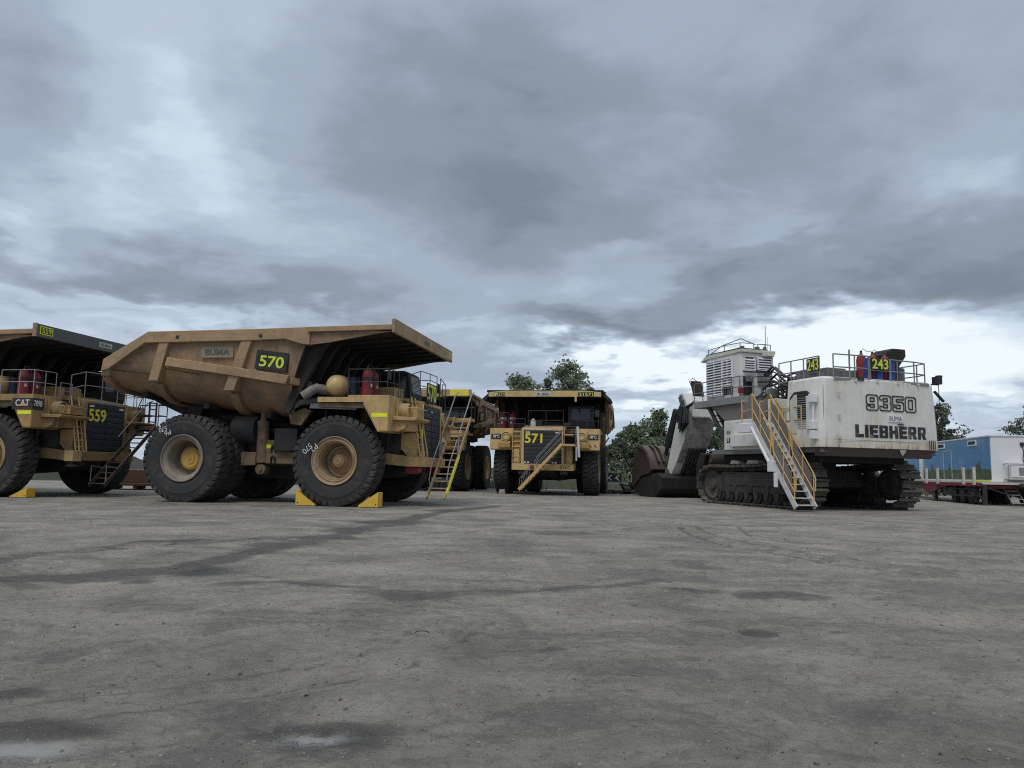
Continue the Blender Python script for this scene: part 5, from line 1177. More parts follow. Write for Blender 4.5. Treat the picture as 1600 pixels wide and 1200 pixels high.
for k in range(7): y = -.64 + k * .19; ws.bar((8.92, y - .1, 2.95), (9.52, y - .2, 2.12), .06, .16); ws.bar((9.52, y - .2, 2.12), (10.15, y - .22, 1.40), .06, .18)
ws.build('wear_strip', 'trackdark', stick)
rm = MB()
for y in (1.78, -1.86): rm.prism([(12.5, 3.28), (11.95, 3.13), (11.3, 2.74), (10.95, 2.22), (10.78, 1.7), (11.0, 1.62), (11.15, 2.15), (11.5, 2.6), (12.0, 2.92), (12.5, 3.06)], y, y + .09)
rm.build('side_rim', 'skirt', bk, bevel=.01)
s5 = MB()
for y in (1.3, .95): s5.prism([(12.1, 3.1), (11.5, 2.8), (11.0, 2.1), (10.8, 2.2), (11.4, 3.0), (12.0, 3.25)], y - .05, y + .05)
s5.build('bucket_lug', 'bucket', bk)

# spare bucket behind the left track
sb = empty('spare_bucket', t2w((13.74, 37.0, 1.897), (7.0, .25, 0)), 1.897, 'dark curved spare bucket standing behind the front of the excavator track', 'bucket')
q = MB(); q.prism([(-.35, 2.5), (.25, 2.62), (.62, 2.0), (.72, 1.2), (.55, .5), (.1, .0), (-.2, .05), (.0, .6), (.1, 1.3), (-.05, 1.9)], .2, .5); q.prism([(-.35, 2.5), (.25, 2.62), (.62, 2.0), (.72, 1.2), (.55, .5), (.1, .0), (-.2, .05), (.0, .6), (.1, 1.3), (-.05, 1.9)], -3.2, -2.9)
q.build('side_plate', 'bucketdark', sb, bevel=.03)
q = MB(); q.grid([[(x, y, z) for x, z in [(.25, 2.6), (.62, 2.0), (.72, 1.2), (.55, .5), (.1, .0)]] for y in (-3, .3)]); q.grid([[(x - .06, y, z) for x, z in [(.25, 2.55), (.6, 2.0), (.7, 1.2), (.5, .5), (.1, .05)]] for y in (-3, .3)]); q.build('shell', 'bucket', sb)
MB().cyl((-.25, -2.9, 2.3), (-.25, .2, 2.3), .28, 20).build('cross_tube', 'skirt', sb)

# ------------------------------------------------------------------ ground
import numpy as np
def axis_lin(a, b, first, ratio):
    o = [a]; s = first
    while o[-1] < b: o.append(o[-1] + s); s *= ratio
    return o
ys = np.array([-400, -150, -60, -25, -10, -4, -1, 0.5] + axis_lin(1.5, 4200, .02, 1.0115))
xh = axis_lin(0, 2600, .026, 1.013)
xs = np.array([-v for v in xh[::-1]] + xh[1:])
GX, GY = np.meshgrid(xs, ys)
def vnoise(x, y, seed):
    rs = np.random.RandomState(seed); T = rs.rand(256, 256)
    xi = np.floor(x).astype(int); yi = np.floor(y).astype(int); fx = x - xi; fy = y - yi
    fx = fx * fx * (3 - 2 * fx); fy = fy * fy * (3 - 2 * fy); a = T[yi % 256, xi % 256]; b = T[yi % 256, (xi + 1) % 256]; c = T[(yi + 1) % 256, xi % 256]; d = T[(yi + 1) % 256, (xi + 1) % 256]
    return (a * (1 - fx) + b * fx) * (1 - fy) + (c * (1 - fx) + d * fx) * fy - .5
Zg = np.zeros_like(GX); fade = np.clip(1.3 - GY / 22, .12, 1) * np.clip(3 - GY / 40, 0, 1)
for i, (f, a) in enumerate(((.22, .06), (.6, .045), (1.6, .032), (4.1, .022), (9.7, .014), (21, .009))):
    Zg += vnoise(GX * f + 13 * i, GY * f + 7 * i, i) * a
RUTS = [[(4.48, 20.6), (4.18, 18.2), (4.26, 15.5), (4.69, 14.1), (5.22, 12.6), (6.12, 11.4), (6.95, 10.6), (9, 9.4)],
        [(6.2, 21), (5.59, 18.2), (6.22, 16.66), (7.37, 14.9), (8.71, 13.2), (11, 11.6)], [(5.0, 21), (4.7, 18.2), (4.9, 15.8), (5.4, 14.2), (6.0, 12.9), (7.0, 11.8), (8.6, 10.8)],
        [(3, 26), (8, 24.5), (14, 23), (20, 22.4)], [(-9, 24), (-2, 22), (4, 23), (9, 26)], [(-3.5, 16), (-6.5, 12.4), (-8, 9)]]
for R_ in RUTS:
    P = []
    for (a, b), (c, d) in zip(R_, R_[1:]):
        for t in np.linspace(0, 1, 14, endpoint=False): P.append((a + (c - a) * t, b + (d - b) * t))
    P = np.array(P)
    sel = (GX > P[:, 0].min() - 1) & (GX < P[:, 0].max() + 1) & (GY > P[:, 1].min() - 1) & (GY < P[:, 1].max() + 1)
    gx = GX[sel] + .12 * vnoise(GX[sel] * 1.3, GY[sel] * 1.3, 40); gy = GY[sel]; d = np.full(gx.shape, 9.0)
    for p in P: d = np.minimum(d, np.hypot(gx - p[0], gy - p[1]))
    br = .6 + 1.4 * (vnoise(gx * 2.2, gy * 2.2, 31) + .3)
    Zg[sel] += (-.03 * np.exp(-(d / .16) ** 2) + .028 * np.exp(-((d - .30) / .10) ** 2)) * np.clip(br, .1, 1.6)
Zg = Zg * fade - .02
nr, nc = GX.shape
verts = np.stack([GX, GY, Zg], -1).reshape(-1, 3)
idx = np.arange(nr * nc).reshape(nr, nc)
quads = np.stack([idx[:-1, :-1], idx[:-1, 1:], idx[1:, 1:], idx[1:, :-1]], -1).reshape(-1, 4)
gm = bpy.data.meshes.new('ground'); gm.vertices.add(len(verts)); gm.vertices.foreach_set('co', verts.astype(np.float32).ravel())
gm.loops.add(quads.size); gm.loops.foreach_set('vertex_index', quads.astype(np.int32).ravel())
gm.polygons.add(len(quads)); gm.polygons.foreach_set('loop_start', np.arange(0, quads.size, 4, dtype=np.int32)); gm.polygons.foreach_set('loop_total', np.full(len(quads), 4, dtype=np.int32))
gm.update(calc_edges=True); gm.shade_smooth()
ground = bpy.data.objects.new('ground', gm); COL.objects.link(ground); ground['kind'] = 'structure'

STAIN = [(-5.86, 14.07, .53, .71, 1.0), (-6.2, 13.61, .31, .44, .7), (-2.1, 26.63, .97, 1.28, .8), (-3.08, 20.27, .97, 1.23, .85), (-3.4, 17.6, .8, .8, .8), (-3.68, 15.24, .84, .69, .85), (-3.85, 13.8, .6, .5, .75), (-3.94, 12.53, .58, .47, .85), (-4.25, 10.56, .49, .4, .8), (-5.11, 9.6, .81, .38, .75), (-5.61, 8.87, .4, .23, .5), (-4.37, 9.25, .28, .3, .8), (-1.09, 8.71, 1.06, .4, .55), (-2.99, 9.33, .44, .31, .55), (-.25, 9.08, .44, .24, .5), (1.21, 17.55, 1.04, .92, .6), (.17, 14.34, .71, .73, .4), (2.28, 9.17, .54, .3, .6), (3.02, 9.03, .35, .38, .75), (2.2, 6.92, .16, .22, .95), (.96, 9.39, .23, .21, .7), (2.87, 12.12, .94, .7, .45), (2.94, 7.02, .13, .09, .7), (-.94, 4.11, .55, .25, .75), (-2.37, 4.1, .47, .25, .75), (-2.95, 4.85, .22, .16, .6), (.34, 6.17, .2, .11, .6), (7.4, 12.85, .82, .59, .35), (-2.23, 11.66, .56, .48, .35), (.94, 6.52, .12, .07, .6), (-1.17, 10.69, .52, .27, .35), (3.23, 5.23, .26, .13, .3), (1.7, 3.95, .29, .14, .3), (-.25, 4.43, .35, .16, .25), (-9.5, 27.5, 9, 1.6, .4), (12, 30, 7, 2.5, .35), (2.4, 43, 5, 3, .35)]
DAMP_SHEEN = [(-.96, 4.02, .24, .11, 1), (-2.30, 3.82, .36, .19, 1)]
# oil, water and tyre marks soaked into the dirt: strength stored on the sheet
WX = GX + .55 * (vnoise(GX * 1.1, GY * 1.1, 50) + .5 * vnoise(GX * 2.7, GY * 2.7, 51)); WY = GY + .55 * (vnoise(GX * 1.1 + 9, GY * 1.1, 52) + .5 * vnoise(GX * 2.7, GY * 2.7 + 5, 53))
SX = GX + .12 * vnoise(GX * 5, GY * 5, 54) + .06 * vnoise(GX * 12, GY * 12, 57); SY = GY + .12 * vnoise(GX * 5, GY * 5, 55) + .06 * vnoise(GX * 12, GY * 12, 58)
stain = np.zeros_like(GX)
def sst(v): v = np.clip(v, 0, 1); return v * v * (3 - 2 * v)
for (x_, y_, a, b, k) in STAIN:
    q = (WX, WY) if y_ > 7.5 else (SX, SY)
    stain = np.maximum(stain, k * sst((1.5 - np.hypot((q[0] - x_) / a, (q[1] - y_) / b)) / 1.25))
def mark(PL, w, k, q):
    global stain
    for (a0, b0), (a1, b1) in zip(PL, PL[1:]):
        L2 = (a1 - a0) ** 2 + (b1 - b0) ** 2; t = np.clip(((q[0] - a0) * (a1 - a0) + (q[1] - b0) * (b1 - b0)) / L2, 0, 1)
        d = np.hypot(q[0] - a0 - t * (a1 - a0), q[1] - b0 - t * (b1 - b0)); stain = np.maximum(stain, k * sst((1.5 - d / w) / 1.1))
HX = (GX + WX) / 2; HY = (GY + WY) / 2
mark([(-.4, 31), (-1.6, 28), (-2.4, 24.6), (-3.0, 20.3), (-3.6, 15.8), (-3.94, 12.5), (-4.4, 10.6), (-5.3, 9.6), (-6.6, 8.9), (-8.4, 8.5)], .38, .72, (HX, HY))
mark([(-3.3, 14.4), (-4.6, 14.6), (-6, 13.9), (-7.2, 11.8), (-6.9, 10.4)], .26, .5, (HX, HY))
mark([(-2.8, 9.4), (-.9, 8.8), (.6, 9.1), (1.9, 10)], .18, .55, (HX, HY))
for R_ in RUTS: mark(R_, .085, .6, (SX, SY))
mark([(-6, 3.2), (-3.2, 4.3), (-1.2, 5.6), (-.5, 7.5)], .05, .4, (SX, SY)); mark([(-5.6, 2.9), (-2.8, 4.0), (-.8, 5.3), (-.1, 7.2)], .05, .4, (SX, SY))
at_ = gm.attributes.new('stain', 'FLOAT', 'POINT'); at_.data.foreach_set('value', stain.astype(np.float32).ravel())
G = bpy.data.materials.new('yard_ground'); G.use_nodes = True; nt = G.node_tree; nt.nodes.clear(); L = nt.links.new
out = NN(nt, 'ShaderNodeOutputMaterial'); P = NN(nt, 'ShaderNodeBsdfPrincipled'); L(P.outputs[0], out.inputs[0])
tc = NN(nt, 'ShaderNodeTexCoord'); o = tc.outputs['Object']
big = noise(nt, o, .16, 6, .62, .4).outputs['Fac']; med = noise(nt, o, .9, 8, .68, .3).outputs['Fac']; fin = noise(nt, o, 7, 9, .78).outputs['Fac']; grit = noise(nt, o, 38, 5, .8).outputs['Fac']
c = ramp(nt, med, [(.28, (.15, .137, .115)), (.43, (.245, .222, .184)), (.57, (.33, .30, .246)), (.75, (.46, .418, .345))])
c = mixc(nt, mth(nt, 'MULTIPLY', mth(nt, 'SUBTRACT', big, .35, clamp=True), 1.5, clamp=True), c, (.29, .258, .208))
mpa = NN(nt, 'ShaderNodeMapping'); mpa.inputs['Rotation'].default_value = (0, 0, .25); mpa.inputs['Scale'].default_value = (.75, 1.15, 1); L(o, mpa.inputs[0])
sw = noise(nt, mpa.outputs[0], .8, 7, .7, .8).outputs['Fac']
f = NN(nt, 'ShaderNodeMapRange', interpolation_type='SMOOTHSTEP'); L(sw, f.inputs[0]); f.inputs[1].default_value = .51; f.inputs[2].default_value = .60; f.inputs[4].default_value = .55
c = mixc(nt, f.outputs[0], c, (.135, .13, .118))
f = NN(nt, 'ShaderNodeMapRange', interpolation_type='SMOOTHSTEP'); L(sw, f.inputs[0]); f.inputs[1].default_value = .45; f.inputs[2].default_value = .34; f.inputs[4].default_value = .6
c = mixc(nt, f.outputs[0], c, (.40, .368, .305))
pb = noise(nt, o, .38, 4, .55, .6).outputs['Fac']
f = NN(nt, 'ShaderNodeMapRange', interpolation_type='SMOOTHSTEP'); L(pb, f.inputs[0]); f.inputs[1].default_value = .47; f.inputs[2].default_value = .33; f.inputs[4].default_value = .45
c = mixc(nt, f.outputs[0], c, (.16, .152, .138))
f = NN(nt, 'ShaderNodeMapRange', interpolation_type='SMOOTHSTEP'); L(pb, f.inputs[0]); f.inputs[1].default_value = .52; f.inputs[2].default_value = .66; f.inputs[4].default_value = .5
c = mixc(nt, f.outputs[0], c, (.43, .388, .312))
c = mixc(nt, mth(nt, 'MULTIPLY', mth(nt, 'SUBTRACT', fin, .52, clamp=True), 4.0, clamp=True), c, (.15, .14, .122))
c = mixc(nt, mth(nt, 'MULTIPLY', mth(nt, 'SUBTRACT', .45, fin, clamp=True), 3.2, clamp=True), c, (.46, .43, .36))
c = mixc(nt, mth(nt, 'MULTIPLY', mth(nt, 'SUBTRACT', grit, .58, clamp=True), 4.5, clamp=True), c, (.52, .49, .42))
c = mixc(nt, mth(nt, 'MULTIPLY', mth(nt, 'SUBTRACT', .42, grit, clamp=True), 4.5, clamp=True), c, (.085, .08, .072))
wv = vmath(nt, 'SCALE', vmath(nt, 'SUBTRACT', noise(nt, o, 1.4, 6, .7).outputs['Color'], (.5, .5, .5)).outputs[0], scale=.75).outputs[0]
wv2 = vmath(nt, 'SCALE', vmath(nt, 'SUBTRACT', noise(nt, o, 6, 5, .7).outputs['Color'], (.5, .5, .5)).outputs[0], scale=.22).outputs[0]
def blobs(LST, warp, soft=1.5):
    ow = vmath(nt, 'ADD', o, warp).outputs[0]; acc = None
    for it in LST:
        (x_, y_, a, b, k) = it[:5]
        mp = NN(nt, 'ShaderNodeMapping', vector_type='TEXTURE'); L(ow, mp.inputs['Vector']); mp.inputs['Location'].default_value = (x_, y_, 0); mp.inputs['Scale'].default_value = (a, b, 1e4); mp.inputs['Rotation'].default_value = (0, 0, it[5] if len(it) > 5 else 0)
        ln = vmath(nt, 'LENGTH', mp.outputs[0]).outputs['Value']; mr = NN(nt, 'ShaderNodeMapRange', interpolation_type='SMOOTHSTEP'); L(ln, mr.inputs[0])
        mr.inputs[1].default_value = soft; mr.inputs[2].default_value = .25; mr.inputs[3].default_value = 0; mr.inputs[4].default_value = k
        acc = mr.outputs[0] if acc is None else mth(nt, 'MAXIMUM', acc, mr.outputs[0])
    return acc
at = NN(nt, 'ShaderNodeAttribute'); at.attribute_name = 'stain'; st1 = at.outputs['Fac']
sfine = noise(nt, mpa.outputs[0], 3.2, 8, .75, .5).outputs['Fac']
sm = NN(nt, 'ShaderNodeMapRange', interpolation_type='SMOOTHSTEP'); L(mth(nt, 'ADD', st1, mth(nt, 'MULTIPLY', mth(nt, 'SUBTRACT', sfine, .5), 1.5)), sm.inputs[0]); sm.inputs[1].default_value = .18; sm.inputs[2].default_value = .62
st1 = mth(nt, 'MULTIPLY', sm.outputs[0], mth(nt, 'ADD', mth(nt, 'MULTIPLY', st1, .6), .35), clamp=True)
vs_ = NN(nt, 'ShaderNodeTexVoronoi'); vs_.inputs['Scale'].default_value = 3.4; vs_.inputs['Randomness'].default_value = 1; L(vmath(nt, 'ADD', mpa.outputs[0], wv2).outputs[0], vs_.inputs['Vector'])
fk = NN(nt, 'ShaderNodeMapRange', interpolation_type='SMOOTHSTEP'); L(mth(nt, 'ADD', vs_.outputs['Distance'], mth(nt, 'MULTIPLY', med, .35)), fk.inputs[0]); fk.inputs[1].default_value = .30; fk.inputs[2].default_value = .20; fk.inputs[4].default_value = .75
c = mixc(nt, fk.outputs[0], c, (.085, .08, .073))
c = mixc(nt, mth(nt, 'MULTIPLY', st1, .85), c, (.048, .047, .046))
dm = blobs(DAMP_SHEEN, wv2, 1.3)
c = mixc(nt, mth(nt, 'MULTIPLY', dm, .85), c, (.25, .245, .225))  # damp patches; sky reflection put into a pale base colour
L(c, P.inputs['Base Color'])
rg = NN(nt, 'ShaderNodeMapRange'); L(mth(nt, 'MAXIMUM', mth(nt, 'MULTIPLY', st1, .4), dm), rg.inputs[0]); rg.inputs[3].default_value = .95; rg.inputs[4].default_value = .42; L(rg.outputs[0], P.inputs['Roughness'])
P.inputs['Specular IOR Level'].default_value = .3
vr = NN(nt, 'ShaderNodeTexVoronoi', feature='DISTANCE_TO_EDGE'); vr.inputs['Scale'].default_value = 5.5; L(vmath(nt, 'ADD', o, wv2).outputs[0], vr.inputs['Vector'])
crk = NN(nt, 'ShaderNodeMapRange'); L(vr.outputs['Distance'], crk.inputs[0]); crk.inputs[2].default_value = .05; crk.inputs[4].default_value = .35
h = mth(nt, 'ADD', mth(nt, 'MULTIPLY', fin, 1.1), mth(nt, 'MULTIPLY', grit, .42)); h = mth(nt, 'ADD', h, mth(nt, 'MULTIPLY', med, 1.4)); h = mth(nt, 'ADD', h, mth(nt, 'MULTIPLY', crk.outputs[0], .5))
h = mth(nt, 'MULTIPLY', h, mth(nt, 'SUBTRACT', 1.0, dm, clamp=True))
B = NN(nt, 'ShaderNodeBump'); B.inputs['Strength'].default_value = 1.0; B.inputs['Distance'].default_value = .045; L(h, B.inputs['Height']); L(B.outputs[0], P.inputs['Normal'])
gm.materials.append(G)

# broad pale and dark areas
# loose stones and grit
rnd = random.Random(11); sb_ = MB()
def ground_z(x, y):
    i = int(np.searchsorted(ys, y)); j = int(np.searchsorted(xs, x)); return float(Zg[min(i, nr - 1), min(j, nc - 1)])
def pebble(b, x, y, r):
    z = ground_z(x, y); n = 5; vs = []
    for k in range(n): a = 2 * pi * k / n + rnd.random(); q = r * rnd.uniform(.7, 1.2); vs.append((x + q * cos(a), y + q * .8 * sin(a), z - r * .1))
    for k in range(n): a = 2 * pi * k / n + rnd.random() * .4; q = r * rnd.uniform(.4, .75); vs.append((x + q * cos(a), y + q * .8 * sin(a), z + r * rnd.uniform(.35, .65)))
    b.add(vs, [tuple(range(n, 2 * n))] + [(k, (k + 1) % n, (k + 1) % n + n, k + n) for k in range(n)])
for k in range(13000):
    y = 2.6 * math.exp(rnd.random() * 2.4); x = (rnd.random() * 2 - 1) * (y * .75 + .5)
    pebble(sb_, x, y, rnd.uniform(.0018, .0058) * (1 + y * .10) * (2.4 if rnd.random() < .06 else 1))
MST = mat('stone', (.30, .28, .24), .9, dirt=(.09, .085, .078), damt=1.0, dscale=17, var=.4)
tag(sb_.build('loose_gravel', MST, smooth=0), kind='stuff', label='small loose stones scattered over the dirt yard')
for (x, y, r, lab) in ((-1.2, 4.8, .016, 'small dark stone lying on the bare dirt in the foreground, left of centre'), (4.75, 8.6, .03, 'grey stone on the dirt at the right, in front of the excavator')):
    q = MB(); pebble(q, x, y, r); tag(q.build('stone', 'dark' if r < .02 else MST, smooth=0), lab, 'stone')
q = MB(); q.tube([(-.77, 6.6, .0), (-.74, 6.6, .015), (-.68, 6.6, .015), (-.65, 6.62, .0)], .005, 6); tag(q.build('bent_rod', 'dark'), 'short curved black rod lying on the dirt in the foreground', 'rod')

# ------------------------------------------------------------------ earth bank at the yard edge
def bank(name, pts, w, h, mt, seed):
    rnd = random.Random(seed); rows = []
    for (x0, y0), (x1, y1) in zip(pts, pts[1:]):
        n = max(2, int(math.hypot(x1 - x0, y1 - y0) / 1.0))
        for i in range(n):
            t = i / n; x, y = lerp(x0, x1, t), lerp(y0, y1, t); dx, dy = (x1 - x0), (y1 - y0); l = math.hypot(dx, dy); nx, ny = -dy / l, dx / l
            hh = h * rnd.uniform(.7, 1.25); rows.append([(x + nx * w * s, y + ny * w * s, z * hh - .05) for s, z in ((-1, 0), (-.6, .5 + rnd.random() * .2), (-.25, .9), (.1, 1 + rnd.random() * .15), (.5, .7), (1, 0))])
    o = MB().grid(rows).build(name, mt, smooth=60); o['kind'] = 'structure'; return o
MBK = mat('bank_soil', (.055, .05, .04), .95, dirt=(.035, .045, .025), damt=.8, dscale=.6, bump=.5, bscale=6)
bank('earth_bank', [(-120, 66), (-60, 62), (-20, 62), (10, 66), (30, 72), (70, 74), (140, 80)], 2.2, .75, MBK, 4)
bank('far_bank', [(-300, 150), (-60, 130), (0, 140), (80, 150), (300, 160)], 9, 2.0, MBK, 5)

# ------------------------------------------------------------------ trees
def leaf_mat(name, a, b, c):
    Mt = bpy.data.materials.new(name); Mt.use_nodes = True; nt = Mt.node_tree; P = nt.nodes['Principled BSDF']
    tc = NN(nt, 'ShaderNodeTexCoord'); n = noise(nt, tc.outputs['Object'], 1.1, 4, .65).outputs['Fac']
    nt.links.new(ramp(nt, n, [(.3, a), (.5, b), (.68, c)]), P.inputs['Base Color']); P.inputs['Roughness'].default_value = .6; P.inputs['Specular IOR Level'].default_value = .25
    return Mt
LM = [leaf_mat('gum_leaves', (.11, .135, .085), (.17, .205, .125), (.24, .27, .165)), leaf_mat('wattle_leaves', (.085, .11, .065), (.135, .17, .095), (.20, .235, .135)), leaf_mat('dark_leaves', (.06, .075, .052), (.10, .122, .08), (.15, .175, .11))]
MBARK = mat('bark', (.20, .17, .14), .9, dirt=(.09, .075, .06), damt=.7, dscale=2)
def leaves(b, c, R_, n, s, rnd):
    for k in range(n):
        while True:
            p = Vector((rnd.uniform(-1, 1), rnd.uniform(-1, 1), rnd.uniform(-1, 1)))
            if p.length < 1: break
        p = Vector(c) + Vector((p.x * R_[0], p.y * R_[0], p.z * R_[1])) 
        d = Vector((rnd.gauss(0, 1), rnd.gauss(0, 1), rnd.gauss(-.25, 1))).normalized(); e = d.orthogonal().normalized(); e = (Matrix.Rotation(rnd.random() * 6.28, 3, d) @ e) * s * rnd.uniform(.28, .5); d = d * s * rnd.uniform(.6, 1.2)
        b.v += [tuple(p - d), tuple(p + e), tuple(p + d), tuple(p - e)]; n0 = len(b.v) - 4; b.f.append((n0, n0 + 1, n0 + 2, n0 + 3))
def tree(x, y, h, cr, base, seed, lm, label, nclu=44, nl=140, s=.16, group='gum trees behind the yard'):
    rnd = random.Random(seed); root = empty('tree', (x, y, 0), 0, label, 'tree', group)
    tb = MB(); cl = []
    top = Vector((rnd.uniform(-.4, .4), rnd.uniform(-.4, .4), h * .86)); lean = rnd.uniform(-.5, .5)
    def tp(t): return Vector((lean * sin(t * 2.2) + top.x * t, top.y * t + .3 * sin(t * 3), h * .86 * t))
    r0 = .03 * h * .75
    tb.tube([tp(i / 8) for i in range(9)], r0, 8, r0 * .2)
    for k in range(nclu):
        a = rnd.random() * 2 * pi; u = rnd.random(); zf = rnd.random() ** .8
        prof = sin(pi * min(1, .12 + zf * .88)) ** .6 if zf < .97 else .2
        rr = cr * prof * (rnd.uniform(.15, 1.0)) ; z = base * h + (h - base * h) * zf * .95
        p = Vector((rr * cos(a), rr * sin(a), z)) + Vector((lean * .4, 0, 0)); R_ = rnd.uniform(.10, .24) * cr + .12
        cl.append((p, (R_, R_ * rnd.uniform(.55, .85))))
        if k % 2 == 0:
            q = tp(max(.25, min(.95, (z / h) - .12))); m_ = (p + q) / 2 + Vector((0, 0, -.15)); tb.tube([q, m_, p], r0 * .28, 5, r0 * .06)
    tb.build('trunk', MBARK, root)
    cb = MB()
    for p, R_ in cl: leaves(cb, p, R_, int(nl * rnd.uniform(.35, 1.1)), s, rnd)
    for k in range(nclu * 6):
        p, R_ = rnd.choice(cl); q = p + Vector((rnd.gauss(0, 1), rnd.gauss(0, 1), rnd.gauss(0, 1))).normalized() * R_[0] * rnd.uniform(.9, 1.5); leaves(cb, q, (.14, .12), 5, s, rnd)
    cb.build('crown', lm, root, smooth=0)
    return root
tree(.7, 78, 11.6, 2.7, .3, 1, LM[0], 'small rounded green tree showing above the left end of truck 571', 70, 110)
tree(5.9, 79, 12.9, 3.5, .3, 2, LM[0], 'tallest tree, airy green crown rising behind the middle of truck 571', 95, 110)
tree(3.6, 80, 11.2, 1.8, .4, 3, LM[1], 'thin loose tree left of the tallest tree behind truck 571', 20)
tree(8.4, 82, 11.0, 1.6, .4, 9, LM[0], 'slim tree at the right shoulder of the tallest tree behind truck 571', 18)
for (x, y, h, cr, sd, lm, lab) in ((12.0, 76, 6.2, 2.3, 11, 1, 'bushy green tree right beside the right flank of truck 571'),
        (14.9, 78, 7.9, 2.6, 12, 1, 'pointed bushy tree above the left part of the excavator bucket'),
        (17.6, 80, 6.7, 2.2, 13, 0, 'loose tree with gaps in its crown straight above the excavator bucket'),
        (19.6, 78, 9.0, 2.6, 14, 1, 'tall dense dark tree just left of the excavator arm'),
        (22.8, 80, 7.6, 2.6, 15, 2, 'dense tree partly hidden behind the excavator arm'),
        (26.2, 80, 7.0, 2.6, 16, 1, 'dense tree seen between the excavator arm and its cab base'),
        (10.0, 74, 4.6, 1.8, 17, 2, 'low bushy tree at the foot of the tree row beside truck 571'),
        (13.6, 72, 4.4, 1.9, 18, 1, 'low bush tree in front of the pointed tree')):
    tree(x, y, h, cr, .06, sd, LM[lm], lab, 80, 120, .16)
tree(43.5, 78, 9.1, 2.7, .15, 21, LM[2], 'dark round tree between the excavator counterweight and the blue building', 60, 110)
tree(55.2, 80, 9.6, 3.2, .2, 22, LM[2], 'dark tree cut by the right edge of the picture, above the white building end', 66, 110)
tree(38.5, 84, 6.5, 2.6, .1, 23, LM[2], 'dark tree glimpsed below the excavator counterweight', 36, 100)
# scrub
rnd = random.Random(21); sc = MB()
def scrub(x0, x1, y0, y1, h, n):
    for k in range(n):
        x = rnd.uniform(x0, x1); y = rnd.uniform(y0, y1); hh = h * rnd.uniform(.4, 1.1)
        leaves(sc, (x, y, hh * .5), (rnd.uniform(.7, 1.5), hh * .55), 90, .17, rnd)
scrub(9, 34, 68, 76, 2.6, 110); scrub(34, 60, 70, 80, 3.6, 110); scrub(-12, 9, 72, 80, 1.0, 40); scrub(-62, -12, 70, 82, 1.1, 60)
tag(sc.build('scrub', LM[1], smooth=0), 'low green scrub growing along the yard edge', kind='stuff')
gr = MB(); 
for k in range(5200):
    x = rnd.uniform(-70, 70); y = 60 + rnd.random() * 10 + (4 if x > 20 else 0); hh = rnd.uniform(.12, .4); a = rnd.random() * 6.28; d = .05
    z = .35; gr.v += [(x - d * cos(a), y - d * sin(a), 0), (x + d * cos(a), y + d * sin(a), 0), (x + rnd.uniform(-.1, .1), y, z + hh)]; n0 = len(gr.v) - 3; gr.f.append((n0, n0 + 1, n0 + 2))
tag(gr.build('grass', LM[1], smooth=0), 'dry grass tufts on the bank', kind='stuff')

# ------------------------------------------------------------------ portable building with the printed blue wall, on a trailer
BX, BY, BA = 27.4, 44.0, atan2(.97, .2)       # near left corner, direction of the long side
def mural():
    Mt = bpy.data.materials.new('printed_wall'); Mt.use_nodes = True; nt = Mt.node_tree; L = nt.links.new; P = nt.nodes['Principled BSDF']
    tc = NN(nt, 'ShaderNodeTexCoord'); o = tc.outputs['Object']; sp = NN(nt, 'ShaderNodeSeparateXYZ'); L(o, sp.inputs[0])
    mp = NN(nt, 'ShaderNodeMapping'); mp.inputs['Scale'].default_value = (1, 1, .0); L(o, mp.inputs[0])
    edge = noise(nt, mp.outputs[0], .9, 6, .7).outputs['Fac']; lump = noise(nt, mp.outputs[0], .85, 2, .5).outputs['Fac']
    lv = mth(nt, 'ADD', mth(nt, 'MULTIPLY', mth(nt, 'SUBTRACT', edge, .5), .35), 2.02)
    tr = mth(nt, 'MULTIPLY', mth(nt, 'MULTIPLY', mth(nt, 'SUBTRACT', lump, .53, clamp=True), 9, clamp=True), .42)
    lv = mth(nt, 'ADD', lv, tr)
    f = NN(nt, 'ShaderNodeMapRange', interpolation_type='SMOOTHSTEP'); L(mth(nt, 'SUBTRACT', sp.outputs[2], lv), f.inputs[0]); f.inputs[1].default_value = -.03; f.inputs[2].default_value = .03
    g = ramp(nt, noise(nt, o, 2.2, 7, .7).outputs['Fac'], [(.32, (.03, .05, .022)), (.5, (.08, .11, .045)), (.66, (.17, .18, .10))])
    cln = noise(nt, o, .7, 5, .6).outputs['Fac']
    b = ramp(nt, cln, [(.40, (.085, .235, .44)), (.58, (.12, .27, .46)), (.75, (.33, .41, .50))])
    L(mixc(nt, f.outputs[0], g, b), P.inputs['Base Color']); P.inputs['Roughness'].default_value = .3; P.inputs['Specular IOR Level'].default_value = .35
    return Mt
M['mural'] = mural()
